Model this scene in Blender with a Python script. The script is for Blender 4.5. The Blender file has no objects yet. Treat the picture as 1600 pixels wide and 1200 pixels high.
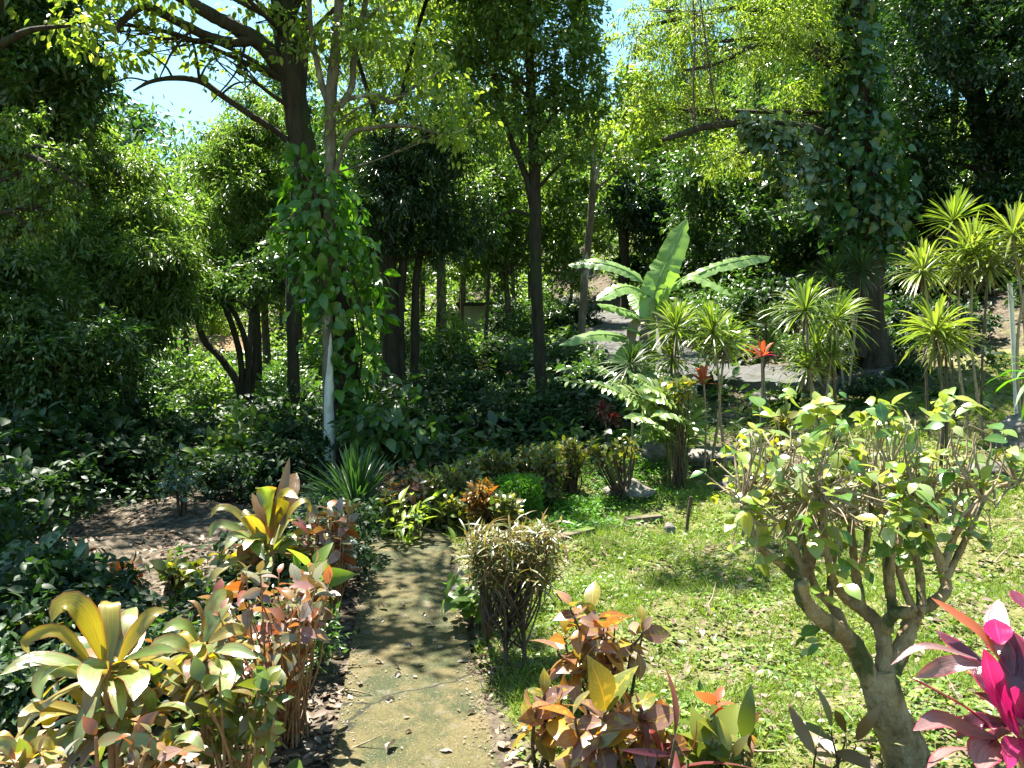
import bpy, math, random
import numpy as np
R = math.radians
random.seed(7); rng = np.random.default_rng(11)

# ------------------------------------------------------------------ camera, light, exposure
scene = bpy.context.scene
F = 1155.0                                   # focal length in photo pixels (1600 wide)
CAM = np.array([0.0, 0.0, 1.75]); PITCH = math.atan(41 / F)
cam_d = bpy.data.cameras.new("camera"); cam = bpy.data.objects.new("camera", cam_d)
scene.collection.objects.link(cam); scene.camera = cam
cam_d.sensor_width = 36; cam_d.lens = 36 * F / 1600; cam_d.clip_end = 1000; cam_d.clip_start = 0.05
cam.location = CAM; cam.rotation_euler = (R(90) - PITCH, 0, 0)

SUN_EL = R(69); SUN_DIR = np.array([-0.6, 0.8])        # towards the sun, on the ground plan
world = bpy.data.worlds.new("World"); scene.world = world; world.use_nodes = True
wn = world.node_tree.nodes; bg = wn["Background"]
sky = wn.new("ShaderNodeTexSky"); sky.sky_type = 'NISHITA'; sky.sun_disc = False
sky.sun_elevation = SUN_EL; sky.sun_rotation = math.atan2(SUN_DIR[0], SUN_DIR[1])
sky.air_density = 1.0; sky.dust_density = 0.6; sky.ozone_density = 1.2
tint = wn.new("ShaderNodeMix"); tint.data_type = 'RGBA'; tint.blend_type = 'MULTIPLY'; tint.inputs[0].default_value = 1; tint.inputs[7].default_value = (.86, 1.1, 1, 1)
world.node_tree.links.new(sky.outputs[0], tint.inputs[6]); world.node_tree.links.new(tint.outputs[2], bg.inputs[0]); bg.inputs[1].default_value = 0.068
sl = bpy.data.lights.new("sun", 'SUN'); sl.energy = 5.0; sl.angle = R(0.5); sl.color = (1, 0.95, 0.85)
so = bpy.data.objects.new("sun", sl); scene.collection.objects.link(so)
so.rotation_euler = (R(90) - SUN_EL, 0, math.atan2(-SUN_DIR[0], SUN_DIR[1]) + math.pi)
so.location = (-20, 34, 60)
scene.view_settings.view_transform = 'Standard'; scene.view_settings.look = 'None'
scene.view_settings.gamma = 1; scene.view_settings.exposure = 2.3
cy = scene.cycles
cy.max_bounces = 7; cy.diffuse_bounces = 3; cy.glossy_bounces = 2; cy.transmission_bounces = 4; cy.transparent_max_bounces = 4
cy.use_denoising = True; cy.sample_clamp_indirect = 6; cy.caustics_reflective = False; cy.caustics_refractive = False

# ------------------------------------------------------------------ pixels, depths and ground
cp, sp_ = math.cos(PITCH), math.sin(PITCH)
def P(px, py, Y):
    """the point Y metres ahead seen at photo pixel (px, py)"""
    u = (px - 800) / F; v = -(py - 600) / F
    d = np.array([u, cp + v * sp_, v * cp - sp_])
    return CAM + d * (Y / d[1])
def mpp(Y): return Y / F
GP = [(640,1200,3.06),(640,1000,4.55),(640,870,6.4),(250,1200,3.1),(-100,1200,3.2),(100,900,5.9),(230,830,7.3),(150,740,11),(0,760,10),
      (-300,720,13),(400,720,12),(513,742,10.6),(650,715,12),(750,698,14),(625,652,18),(690,600,23),(740,560,28),(850,642,16),(800,622,18),
      (905,590,17),(880,560,20),(915,525,22),(942,500,27),(880,490,33),(1000,545,21),(1140,640,13.2),(1120,562,17.5),(1210,600,14.6),(1060,690,10.8),
      (1000,1000,4.6),(1000,900,6.0),(1000,820,7.8),(1200,900,5.9),(1420,1200,2.95),(1600,1200,2.9),(1560,860,6.0),(1560,760,8.0),(1110,735,10.2),(980,790,8.7),
      (900,830,7.6),(1300,640,12.5),(1480,640,11),(1560,570,12.8),(1370,560,15.5),(1590,285,23),(1440,300,26),(1370,470,19),(1250,430,22),(1100,440,28),(1600,420,17),
      (1900,700,10),(1900,1100,3.4),(300,640,22),(0,640,25),(450,600,26),(820,690,13)]
pts = [P(*g) for g in GP]
pts += [np.array(q, float) for q in [(0,-4,0),(-5,-4,0),(5,-4,.4),(-8,2,-.1),(8,1,1.2),(-14,8,-.4),(-30,10,-1),(14,8,4),(30,10,11),(40,40,18),(22,34,12),(10,45,10),(0,50,7),
        (-15,48,2.5),(-40,48,2),(-60,10,-1),(60,0,16),(0,75,16),(-30,75,12),(0,100,26),(-60,100,20),(60,100,24),(0,-30,0),(-60,-30,0),(60,-30,14)]]
pts = np.array(pts)
_A = np.linalg.norm(pts[:, None, :2] - pts[None, :, :2], axis=2)
_n = len(pts); _M = np.zeros((_n + 3, _n + 3)); _M[:_n, :_n] = -_A + np.eye(_n) * 0.25
_M[:_n, _n] = 1; _M[:_n, _n+1:] = pts[:, :2]; _M[_n, :_n] = 1; _M[_n+1:, :_n] = pts[:, :2].T
_W = np.linalg.solve(_M, np.concatenate([pts[:, 2], np.zeros(3)]))
def H(x, y):
    x = np.atleast_1d(np.asarray(x, float)); y = np.atleast_1d(np.asarray(y, float))
    q = np.stack([x.ravel(), y.ravel()], 1); out = np.zeros(len(q))
    for i in range(0, len(q), 20000):
        b = q[i:i+20000]
        d = np.linalg.norm(b[:, None] - pts[None, :, :2], axis=2)
        out[i:i+20000] = -d @ _W[:_n] + _W[_n] + b @ _W[_n+1:]
    dn = np.hypot(q[:, 0] - path_x(q[:, 1]), 0)
    k = np.clip((dn - 0.4) / 0.6, 0, 1) * np.clip((q[:,1]-1)/2, .3, 1)
    out += k * 0.035 * (np.sin(q[:,0]*3.1 + 1.3*np.sin(q[:,1]*2.3)) + np.sin(q[:,1]*3.7 + q[:,0]*1.1) + .7*np.sin(q[:,0]*7.3-q[:,1]*5.1))
    return out.reshape(x.shape)
def path_x(y):
    return np.where(y < 6.2, -0.41 - 0.153 * (y - 3.06), -0.89 - 0.25*(y-6.2))
def h1(x, y): return float(H(x, y)[0])
def G(px, Y, dz=0.0):
    x = (px - 800) / F * Y / (cp)                # small-angle column of the pixel
    return np.array([x, Y, h1(x, Y) + dz])

# ------------------------------------------------------------------ helpers: objects
def link(o): scene.collection.objects.link(o); return o
def tag(o, label=None, cat=None, group=None, kind=None):
    if label: o['label'] = label
    if cat: o['category'] = cat
    if group: o['group'] = group
    if kind: o['kind'] = kind
    return o
def thing(name, label, cat, loc=(0, 0, 0), group=None):
    o = bpy.data.objects.new(name, None); link(o); o.location = tuple(float(c) for c in loc); o.empty_display_size = .2
    return tag(o, label, cat, group)
def copy_tree(o, parent=None):
    c = o.copy(); link(c); c.parent = parent
    for ch in o.children: copy_tree(ch, c)
    return c
def unit(v):
    v = np.asarray(v, float); return v / np.maximum(np.linalg.norm(v, axis=-1, keepdims=True), 1e-9)
UP = np.array([0, 0, 1.0])

class MB:
    """collects faces, builds them as ONE mesh object"""
    def __init__(s): s.v = []; s.uv = []; s.f = []; s.m = []; s.n = 0
    def add(s, V, faces, UV=None, mat=0):
        V = np.asarray(V, float).reshape(-1, 3); faces = np.asarray(faces, int)
        s.v.append(V); s.uv.append(np.zeros((len(V), 2)) if UV is None else np.asarray(UV, float)); s.f.append(faces + s.n)
        s.m.append(np.full(len(faces), mat) if np.isscalar(mat) else np.asarray(mat)); s.n += len(V)
    def build(s, name, mats, parent=None, smooth=True, origin=None):
        if not isinstance(mats, (list, tuple)): mats = [mats]
        V = np.concatenate(s.v); off = np.zeros(3)
        if parent is not None:
            q = parent
            while q is not None: off += np.array(q.location); q = q.parent
        if origin is not None: off = np.asarray(origin, float)
        V = V - off
        loops = np.concatenate([f.ravel() for f in s.f]); sizes = np.concatenate([np.full(len(f), f.shape[1]) for f in s.f])
        me = bpy.data.meshes.new(name); me.vertices.add(len(V)); me.loops.add(len(loops)); me.polygons.add(len(sizes))
        me.vertices.foreach_set('co', V.astype(np.float32).ravel()); me.loops.foreach_set('vertex_index', loops.astype(np.int32))
        me.polygons.foreach_set('loop_start', np.concatenate([[0], np.cumsum(sizes)[:-1]]).astype(np.int32))
        me.polygons.foreach_set('material_index', np.concatenate(s.m).astype(np.int32))
        me.polygons.foreach_set('use_smooth', np.full(len(sizes), bool(smooth)))
        uv = me.uv_layers.new(name='uv'); uv.data.foreach_set('uv', np.concatenate(s.uv)[loops].astype(np.float32).ravel())
        for m in mats: me.materials.append(m)
        me.update(); me.validate()
        o = link(bpy.data.objects.new(name, me))
        if parent is not None: o.parent = parent
        if origin is not None: o.location = tuple(float(c) for c in origin)
        return o

def smooth_path(p, n):
    """Catmull-Rom through the rows of p"""
    p = np.asarray(p, float); k = len(p)
    if k == 2: return p[0] + (p[1] - p[0]) * np.linspace(0, 1, n)[:, None]
    e = np.vstack([2*p[0]-p[1], p, 2*p[-1]-p[-2]]); t = np.linspace(0, k - 1 - 1e-6, n); i = t.astype(int); f = (t - i)[:, None]
    a, b, c, d = e[i], e[i+1], e[i+2], e[i+3]
    return .5*((2*b) + (-a+c)*f + (2*a-5*b+4*c-d)*f**2 + (-a+3*b-3*c+d)*f**3)

def tube(mb, path, radii, seg=8, n=None, rough=0.0, mat=0):
    path = np.asarray(path, float); q = np.column_stack([path, np.broadcast_to(radii, len(path))])
    n = n or max(4, 3 * len(path)); q = smooth_path(q, n); c = q[:, :3]; r = np.maximum(q[:, 3], .0008)
    t = unit(np.gradient(c, axis=0)); ref = UP if abs(t[0][2]) < .8 else np.array([1., .2, 0])
    a = unit(np.cross(t, ref)); b = np.cross(t, a)
    th = np.linspace(0, 2*np.pi, seg, endpoint=False)
    rr = r[:, None] * (1 + rough * rng.normal(size=(n, seg))) if rough else np.repeat(r[:, None], seg, 1)
    V = c[:, None] + rr[..., None] * (np.cos(th)[None, :, None]*a[:, None] + np.sin(th)[None, :, None]*b[:, None])
    i = np.arange(n-1)[:, None]*seg; j = np.arange(seg)[None]; j2 = (j+1) % seg
    Fq = np.stack([i+j, i+j2, i+seg+j2, i+seg+j], -1).reshape(-1, 4)
    s = np.linspace(0, 1, n)
    UV = np.stack([np.repeat(th[None]/6.283, n, 0), np.repeat(s[:, None], seg, 1)], -1).reshape(-1, 2)
    mb.add(V.reshape(-1, 3), Fq, UV, mat)
    for k in (0, n-1):
        base = mb.n; ring = V[k]; mb.add(np.vstack([ring, c[k]]), [[x, (x+1) % seg, seg] for x in range(seg)], None, mat)
    return c

def ribbon(mb, path, width, n=9, N=None, fold=.18, prof=None, mat=0, wob=0.0, cols=3, tear=False):
    """a leaf blade along a path of points; width is the full blade width"""
    c = smooth_path(path, n); t = unit(np.gradient(c, axis=0)); s = np.linspace(0, 1, n)
    if N is None:
        m = c.mean(0); N = .6*UP + .7*unit(CAM - m) + .3*rng.normal(size=3)
    side = unit(np.cross(t, np.asarray(N)[None])); nn = np.cross(side, t)
    if prof is None: prof = np.interp(s, [0, .12, .35, .6, .85, 1], [.22, .5, .95, 1, .62, .03])
    w = np.asarray(prof) * width / 2
    u = np.linspace(-1, 1, cols); wz = wob * rng.normal(size=(n, cols)) * (np.abs(u)[None] > .1)
    wl = w[:, None]*np.ones((1, cols))
    if tear: cut = rng.uniform(.0, .55, (n, 2))*(rng.random((n, 2)) > .91)*(s > .18)[:, None]; wl = wl*np.where(u[None] < -.6, 1 - cut[:, :1], np.where(u[None] > .6, 1 - cut[:, 1:], 1))
    V = c[:, None] + side[:, None]*(u[None, :, None]*wl[..., None]) + nn[:, None]*((np.abs(u)[None]*fold + wz)*w[:, None])[..., None]
    i = np.arange(n-1)[:, None]*cols; j = np.arange(cols-1)[None]
    Fq = np.stack([i+j, i+j+1, i+cols+j+1, i+cols+j], -1).reshape(-1, 4)
    UV = np.stack([np.repeat((u[None]+1)/2, n, 0), np.repeat(s[:, None], cols, 1)], -1).reshape(-1, 2)
    mb.add(V.reshape(-1, 3), Fq, UV, mat)

# leaf templates: x across (-1..1 half widths), y along 0..1, z normal
def tmpl(n, ws, fold, droop, ys=None):
    ys = np.linspace(0, 1, n) if ys is None else np.asarray(ys)
    w = np.asarray(ws, float); V = []; U = []
    for y, a in zip(ys, w):
        z = -droop * y * y
        V += [(-a, y, z + fold*a), (0, y, z), (a, y, z + fold*a)]; U += [(0, y), (.5, y), (1, y)]
    Fq = []
    for i in range(len(ys)-1):
        for j in range(2): Fq.append((3*i+j, 3*i+j+1, 3*i+4+j, 3*i+3+j))
    return np.array(V), np.array(Fq), np.array(U)
def diamond(w, fold=.25, droop=.12):
    V = np.array([(0,0,0), (-w,.42,fold*w), (0,1,-droop), (w,.42,fold*w)]); return V, np.array([(0,2,1), (0,3,2)]), np.array([(.5,0), (0,.42), (.5,1), (1,.42)])
T_DIA = diamond(.2); T_NARROW = diamond(.12, .2, .25); T_BROAD = diamond(.3)
T_OVAL = tmpl(5, [.02, .2, .25, .17, .01], .25, .22)
T_LONG = tmpl(6, [.02, .11, .15, .14, .09, .01], .3, .3)
T_HEART = tmpl(6, [.2, .4, .42, .33, .17, .005], .18, .25, [-.08, .06, .25, .5, .78, 1])
T_BIG = tmpl(6, [.03, .22, .3, .28, .17, .005], .2, .35)
T_BLADE = (np.array([(-.03,0,0), (.03,0,0), (0.0,1,-.2), (0.012,.6,-.02), (-.018,.6,-.02)]), np.array([(0,1,3),(0,3,4),(4,3,2)]), np.array([(0,0),(1,0),(.5,1),(.6,.6),(.4,.6)]))

def scatter(mb, T, pos, d, nrm, size, wid=1.0, mat=0):
    V, Fq, U = T; pos = np.asarray(pos); N = len(pos)
    if N == 0: return
    y = unit(d); x = unit(np.cross(y, nrm)); z = np.cross(x, y)
    size = np.broadcast_to(size, N)[:, None, None]; wid = np.broadcast_to(wid, N)[:, None, None]
    W = pos[:, None] + size*(V[None, :, :1]*wid*x[:, None] + V[None, :, 1:2]*y[:, None] + V[None, :, 2:3]*z[:, None])
    ff = (Fq[None] + (np.arange(N)*len(V))[:, None, None]).reshape(-1, Fq.shape[1])
    m = mat if np.isscalar(mat) else np.repeat(mat, len(Fq))
    mb.add(W.reshape(-1, 3), ff, np.tile(U, (N, 1)), m)
def rvec(n): return unit(rng.normal(size=(n, 3)))

# ------------------------------------------------------------------ materials
def new_mat(name):
    m = bpy.data.materials.new(name); m.use_nodes = True; nt = m.node_tree
    return m, nt, nt.nodes, nt.links, nt.nodes["Principled BSDF"], nt.nodes["Material Output"]
def ramp(nodes, cols, const=False):
    r = nodes.new("ShaderNodeValToRGB"); e = r.color_ramp.elements
    while len(e) < len(cols): e.new(.5)
    for i, c in enumerate(cols):
        e[i].position = i / max(1, len(cols)-1) if not const else i / len(cols); e[i].color = (*c, 1)
    if const: r.color_ramp.interpolation = 'CONSTANT'
    return r
def leaf_mat(name, cols, trans=.4, tcol=(1.5, 1.7, .5), rough=.4, spec=.5, rib=None, edge=None, blotch=None, streak=0.0, tipc=None):
    m, nt, nd, lk, bs, out = new_mat(name)
    geo = nd.new("ShaderNodeNewGeometry"); rp = ramp(nd, cols); lk.new(geo.outputs['Random Per Island'], rp.inputs[0]); col = rp.outputs[0]
    def mixc(fac, a, b, mode='MIX'):
        x = nd.new("ShaderNodeMix"); x.data_type = 'RGBA'; x.blend_type = mode
        if isinstance(fac, float): x.inputs[0].default_value = fac
        else: lk.new(fac, x.inputs[0])
        for k, q in ((6, a), (7, b)):
            if isinstance(q, tuple): x.inputs[k].default_value = (*q, 1)
            else: lk.new(q, x.inputs[k])
        return x.outputs[2]
    def math_(op, a, b=None, clamp=False):
        x = nd.new("ShaderNodeMath"); x.operation = op; x.use_clamp = clamp
        for k, q in enumerate((a, b)):
            if q is None: continue
            if isinstance(q, (int, float)): x.inputs[k].default_value = q
            else: lk.new(q, x.inputs[k])
        return x.outputs[0]
    if rib or edge or blotch or streak or tipc:
        uv = nd.new("ShaderNodeUVMap"); sx = nd.new("ShaderNodeSeparateXYZ"); lk.new(uv.outputs[0], sx.inputs[0])
        dist = math_('ABSOLUTE', math_('SUBTRACT', sx.outputs[0], .5))
        if blotch:
            nz = nd.new("ShaderNodeTexNoise"); nz.inputs['Scale'].default_value = blotch[1]; nz.inputs['Detail'].default_value = 3
            tc = nd.new("ShaderNodeTexCoord"); lk.new(tc.outputs['Object'], nz.inputs['Vector'])
            col = mixc(math_('MULTIPLY', math_('SUBTRACT', nz.outputs[0], .55), 8.0, True), col, blotch[0])
        if streak:
            cx = nd.new("ShaderNodeCombineXYZ"); lk.new(math_('MULTIPLY', sx.outputs[0], 26.0), cx.inputs[0]); lk.new(math_('MULTIPLY', sx.outputs[1], 2.5), cx.inputs[1]); lk.new(math_('MULTIPLY', geo.outputs['Random Per Island'], 50.0), cx.inputs[2])
            sn = nd.new("ShaderNodeTexNoise"); sn.inputs['Scale'].default_value = 1.0; sn.inputs['Detail'].default_value = 4; lk.new(cx.outputs[0], sn.inputs['Vector'])
            col = mixc(math_('MULTIPLY', math_('SUBTRACT', sn.outputs[0], .42), 4.0*streak, True), col, mixc(1.0, col, (.45, .42, .4), 'MULTIPLY'))
            sb_ = nd.new("ShaderNodeBump"); sb_.inputs['Strength'].default_value = .35; sb_.inputs['Distance'].default_value = .004; lk.new(sn.outputs[0], sb_.inputs['Height']); lk.new(sb_.outputs[0], bs.inputs['Normal'])
        if tipc: col = mixc(math_('MULTIPLY', math_('SUBTRACT', sx.outputs[1], .55), 1.8, True), col, tipc)
        if edge: col = mixc(math_('MULTIPLY', math_('SUBTRACT', dist, .38), 9.0, True), col, edge)
        if rib:
            v = math_('SUBTRACT', sx.outputs[1], math_('MULTIPLY', dist, .55))
            w = math_('SINE', math_('MULTIPLY', v, 75.0))
            veins = math_('MULTIPLY', math_('SUBTRACT', w, .72), 1.8, True)
            mid = math_('SUBTRACT', 1.0, math_('MULTIPLY', dist, 22.0), True)
            col = mixc(math_('MAXIMUM', mid, math_('MULTIPLY', veins, .45)), col, rib)
    lk.new(col, bs.inputs['Base Color']); bs.inputs['Roughness'].default_value = rough
    bs.inputs['Specular IOR Level'].default_value = spec
    tr = nd.new("ShaderNodeBsdfTranslucent"); lk.new(mixc(1.0, col, tcol, 'MULTIPLY'), tr.inputs[0])
    ms = nd.new("ShaderNodeMixShader"); ms.inputs[0].default_value = trans
    lk.new(bs.outputs[0], ms.inputs[1]); lk.new(tr.outputs[0], ms.inputs[2]); lk.new(ms.outputs[0], out.inputs[0])
    return m
def noise_mat(name, cols, scale=6, detail=6, rough=.9, bump=.3, bscale=20, stretch=(1, 1, 1), spec=.3, patch=None):
    m, nt, nd, lk, bs, out = new_mat(name)
    tc = nd.new("ShaderNodeTexCoord"); mp = nd.new("ShaderNodeMapping"); lk.new(tc.outputs['Object'], mp.inputs[0]); mp.inputs['Scale'].default_value = stretch
    nz = nd.new("ShaderNodeTexNoise"); nz.inputs['Scale'].default_value = scale; nz.inputs['Detail'].default_value = detail; nz.inputs['Roughness'].default_value = .65
    lk.new(mp.outputs[0], nz.inputs['Vector'])
    mr = nd.new("ShaderNodeMapRange"); mr.inputs[1].default_value = .3; mr.inputs[2].default_value = .7; lk.new(nz.outputs[0], mr.inputs[0])
    rp = ramp(nd, cols); lk.new(mr.outputs[0], rp.inputs[0]); col = rp.outputs[0]
    if patch:                                         # (colour, scale, threshold)
        n2 = nd.new("ShaderNodeTexNoise"); n2.inputs['Scale'].default_value = patch[1]; n2.inputs['Detail'].default_value = 5
        lk.new(mp.outputs[0], n2.inputs['Vector'])
        m2 = nd.new("ShaderNodeMapRange"); m2.inputs[1].default_value = patch[2]; m2.inputs[2].default_value = patch[2] + .08; lk.new(n2.outputs[0], m2.inputs[0])
        x = nd.new("ShaderNodeMix"); x.data_type = 'RGBA'; lk.new(m2.outputs[0], x.inputs[0]); lk.new(col, x.inputs[6]); x.inputs[7].default_value = (*patch[0], 1); col = x.outputs[2]
    lk.new(col, bs.inputs['Base Color']); bs.inputs['Roughness'].default_value = rough; bs.inputs['Specular IOR Level'].default_value = spec
    nb = nd.new("ShaderNodeTexNoise"); nb.inputs['Scale'].default_value = bscale; nb.inputs['Detail'].default_value = 8; lk.new(mp.outputs[0], nb.inputs['Vector'])
    bp = nd.new("ShaderNodeBump"); bp.inputs['Strength'].default_value = bump; bp.inputs['Distance'].default_value = .05
    lk.new(nb.outputs[0], bp.inputs['Height']); lk.new(bp.outputs[0], bs.inputs['Normal'])
    return m

M = {}
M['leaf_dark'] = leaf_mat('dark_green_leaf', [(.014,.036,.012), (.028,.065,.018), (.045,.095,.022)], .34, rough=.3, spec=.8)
M['leaf_shaded'] = leaf_mat('shade_darkened_leaf', [(.010,.026,.008), (.02,.048,.013), (.035,.075,.018)], .3, rough=.5, spec=.35)  # darker, duller leaf colour standing in for the shade under the trees
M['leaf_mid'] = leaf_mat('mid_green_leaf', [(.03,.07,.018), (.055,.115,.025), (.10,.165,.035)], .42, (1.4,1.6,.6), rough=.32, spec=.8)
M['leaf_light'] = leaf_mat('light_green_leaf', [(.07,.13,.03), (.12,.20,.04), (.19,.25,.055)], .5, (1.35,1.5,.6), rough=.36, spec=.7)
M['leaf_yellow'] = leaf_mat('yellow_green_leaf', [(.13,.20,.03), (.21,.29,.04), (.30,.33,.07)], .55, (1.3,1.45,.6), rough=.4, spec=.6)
M['leaf_vine'] = leaf_mat('vine_leaf', [(.018,.055,.014), (.03,.085,.02), (.055,.115,.025)], .32, rough=.3, spec=.6, rib=(.09,.17,.06))
M['leaf_vine_bright'] = leaf_mat('bright_vine_leaf', [(.03,.10,.012), (.06,.16,.016), (.11,.22,.02)], .45, rough=.28, spec=.6, rib=(.13,.22,.04))
M['leaf_grey'] = leaf_mat('waxy_leaf', [(.05,.09,.04), (.08,.13,.055), (.13,.18,.08)], .25, rough=.25, spec=.9)
M['leaf_banana'] = leaf_mat('banana_leaf', [(.14,.25,.08), (.19,.31,.09), (.24,.35,.12)], .42, (1.3,1.45,.5), rough=.3, spec=.6, rib=(.25,.32,.12))
M['cord_yellow'] = leaf_mat('golden_cordyline_leaf', [(.24,.21,.025), (.32,.27,.03), (.34,.31,.08), (.22,.13,.03)], .48, (1.5,1.35,.3), rough=.3, spec=.8, edge=(.25,.10,.03), streak=.6)
M['cord_green'] = leaf_mat('olive_cordyline_leaf', [(.14,.21,.05), (.21,.28,.08), (.27,.32,.13), (.11,.18,.04)], .42, (1.4,1.35,.35), rough=.27, spec=1.0, edge=(.24,.12,.05), streak=.6, blotch=((.20,.15,.05), 13))
M['cord_brown'] = leaf_mat('bronze_cordyline_leaf', [(.16,.09,.04), (.22,.14,.06), (.17,.14,.06)], .35, (1.7,1.0,.3), rough=.28, spec=.9, streak=.7)
M['cord_pink'] = leaf_mat('hot_pink_leaf', [(.46,.02,.15), (.54,.03,.18)], .4, (1.5,.6,1.1), rough=.3, spec=.6, rib=(.65,.08,.25), streak=.6, blotch=((.35,.02,.09), 16))
M['cord_maroon'] = leaf_mat('maroon_leaf', [(.07,.012,.022), (.10,.015,.03), (.13,.02,.045)], .3, (2,.5,.8), rough=.22, spec=1.0, edge=(.32,.02,.08), streak=.6)
M['cord_pale'] = leaf_mat('dusky_pink_leaf', [(.30,.17,.17), (.36,.22,.20)], .35, (1.4,.8,.8), rough=.28, spec=1.0, edge=(.40,.05,.10), streak=.7, blotch=((.16,.07,.07), 14))
M['cord_coral'] = leaf_mat('coral_leaf', [(.42,.09,.05), (.46,.16,.07)], .5, (1.5,.8,.4), rough=.35)
M['croton'] = leaf_mat('croton_leaf', [(.05,.035,.025), (.14,.05,.035), (.26,.17,.15), (.34,.10,.02), (.38,.26,.03), (.09,.12,.025), (.28,.19,.16), (.17,.07,.05), (.20,.19,.04)], .4, (1.5,1.2,.5), rough=.28, spec=.8, rib=(.42,.26,.03), blotch=((.34,.26,.04), 38))
M['croton_green'] = leaf_mat('green_gold_croton_leaf', [(.05,.09,.018), (.10,.15,.025), (.28,.26,.03), (.07,.11,.022), (.14,.10,.03), (.16,.20,.04)], .4, (1.4,1.4,.4), rough=.3, spec=.7)
M['croton_orange'] = leaf_mat('orange_croton_leaf', [(.30,.12,.02), (.38,.20,.03), (.15,.15,.03), (.26,.08,.02), (.10,.13,.02)], .45, (1.4,1.1,.4), rough=.3, spec=.7)
M['red_shrub'] = leaf_mat('copper_and_glare_leaf', [(.12,.025,.02), (.30,.22,.19), (.36,.12,.02), (.11,.14,.06), (.36,.29,.26), (.20,.045,.025), (.16,.18,.08), (.13,.12,.05), (.26,.07,.02), (.09,.13,.04)], .3, (1.5,1.05,.5), rough=.24, spec=1.0, rib=(.22,.06,.04))  # palest pinkish tones among the coppers stand in for sun glare
M['drac'] = leaf_mat('dracaena_blade', [(.06,.11,.03), (.12,.18,.03), (.20,.24,.05), (.09,.14,.03)], .35, rough=.35, spec=.7)
M['drac_yellow'] = leaf_mat('yellow_dracaena_blade', [(.12,.19,.03), (.19,.25,.04), (.26,.29,.08), (.10,.16,.03)], .36, (1.4,1.5,.5), rough=.33, spec=.7)
M['drac_dark'] = leaf_mat('dark_dracaena_blade', [(.03,.06,.02), (.05,.09,.025)], .3, rough=.4)
M['spike'] = leaf_mat('spiky_clump_blade', [(.02,.055,.018), (.035,.085,.025), (.06,.12,.035)], .3, rough=.35, spec=.6)
M['red_drac'] = leaf_mat('crimson_blade', [(.12,.02,.035), (.17,.06,.05), (.08,.015,.03)], .4, (1.5,.7,.6), rough=.35)
M['narrow'] = leaf_mat('narrow_bronze_leaf', [(.07,.11,.025), (.15,.08,.035), (.16,.19,.05), (.26,.22,.12), (.07,.12,.025), (.19,.11,.05), (.12,.16,.04)], .35, (1.4,1.2,.5), rough=.35, spec=.7)
M['tree_leaf'] = leaf_mat('pruned_tree_leaf', [(.05,.14,.03), (.10,.20,.04), (.22,.28,.05), (.32,.32,.05), (.16,.24,.06), (.34,.36,.18)], .42, (1.4,1.45,.4), rough=.25, spec=1.0, rib=(.20,.24,.06))
M['fern'] = leaf_mat('frond_leaf', [(.12,.20,.05), (.18,.26,.06), (.26,.32,.11)], .42, (1.4,1.5,.5), rough=.26, spec=1.0)
M['grass'] = leaf_mat('grass_blade', [(.085,.16,.025), (.15,.23,.035), (.25,.30,.07), (.115,.20,.03)], .4, (1.4,1.5,.5), rough=.45, spec=.4)
M['weed'] = leaf_mat('weed_leaf', [(.07,.14,.025), (.14,.22,.04), (.22,.27,.06)], .4, (1.4,1.5,.5), rough=.4)
M['clip'] = leaf_mat('fine_clipped_leaf', [(.05,.15,.012), (.08,.20,.016), (.11,.24,.02)], .4, rough=.5)
M['dry'] = leaf_mat('dry_leaf', [(.12,.08,.05), (.22,.16,.11), (.09,.06,.04), (.30,.24,.19)], .15, (1.2,1,.7), rough=.6, spec=.3)
M['dry_pale'] = leaf_mat('pale_dry_leaf', [(.15,.12,.09), (.24,.21,.18), (.10,.075,.05)], .15, (1.2,1,.8), rough=.5, spec=.4)
M['dry_mixed'] = leaf_mat('mixed_dry_leaf', [(.08,.06,.035), (.20,.16,.11), (.12,.09,.06), (.22,.18,.12), (.06,.045,.025), (.15,.14,.07)], .15, (1.2,1,.7), rough=.6, spec=.3)
M['bark_dark'] = noise_mat('dark_mossy_bark', [(.012,.010,.007), (.035,.028,.018), (.05,.045,.03)], 9, bump=.9, bscale=14, stretch=(1,1,.25), patch=((.03,.045,.012), 4, .58))
M['bark_mid'] = noise_mat('grey_brown_bark', [(.04,.03,.02), (.09,.07,.05), (.14,.12,.09)], 10, bump=.8, bscale=16, stretch=(1,1,.3), patch=((.22,.21,.17), 7, .63))
M['bark_lichen'] = noise_mat('lichen_bark', [(.06,.045,.03), (.12,.10,.07), (.18,.16,.12)], 8, bump=.7, bscale=18, stretch=(1,1,.35), patch=((.46,.44,.38), 3.0, .56))
M['bark_pale'] = noise_mat('whitewash_bark', [(.42,.40,.34), (.55,.53,.46), (.36,.33,.27)], 8, bump=.6, bscale=20, stretch=(1,1,.4), patch=((.10,.08,.05), 6, .60))
M['bark_tan'] = noise_mat('tan_pruned_bark', [(.12,.08,.04), (.29,.21,.115), (.40,.32,.20)], 11, bump=1.0, bscale=26, stretch=(1,1,.6), patch=((.075,.085,.03), 8, .53))
M['twig'] = noise_mat('pale_twig', [(.20,.15,.09), (.32,.26,.18)], 20, bump=.3)
M['twig_dark'] = noise_mat('brown_twig', [(.05,.035,.02), (.11,.08,.05)], 20, bump=.3)
M['stem_red'] = noise_mat('red_stem', [(.18,.06,.035), (.30,.17,.08), (.36,.27,.14)], 20, bump=.3)
M['stem_green'] = noise_mat('green_stem', [(.12,.18,.05), (.18,.24,.07), (.20,.19,.08)], 15, bump=.3)
M['rock'] = noise_mat('weathered_rock', [(.04,.038,.032), (.13,.12,.10), (.24,.23,.20)], 5, bump=.9, bscale=9, patch=((.06,.09,.02), 4, .6))
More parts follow.
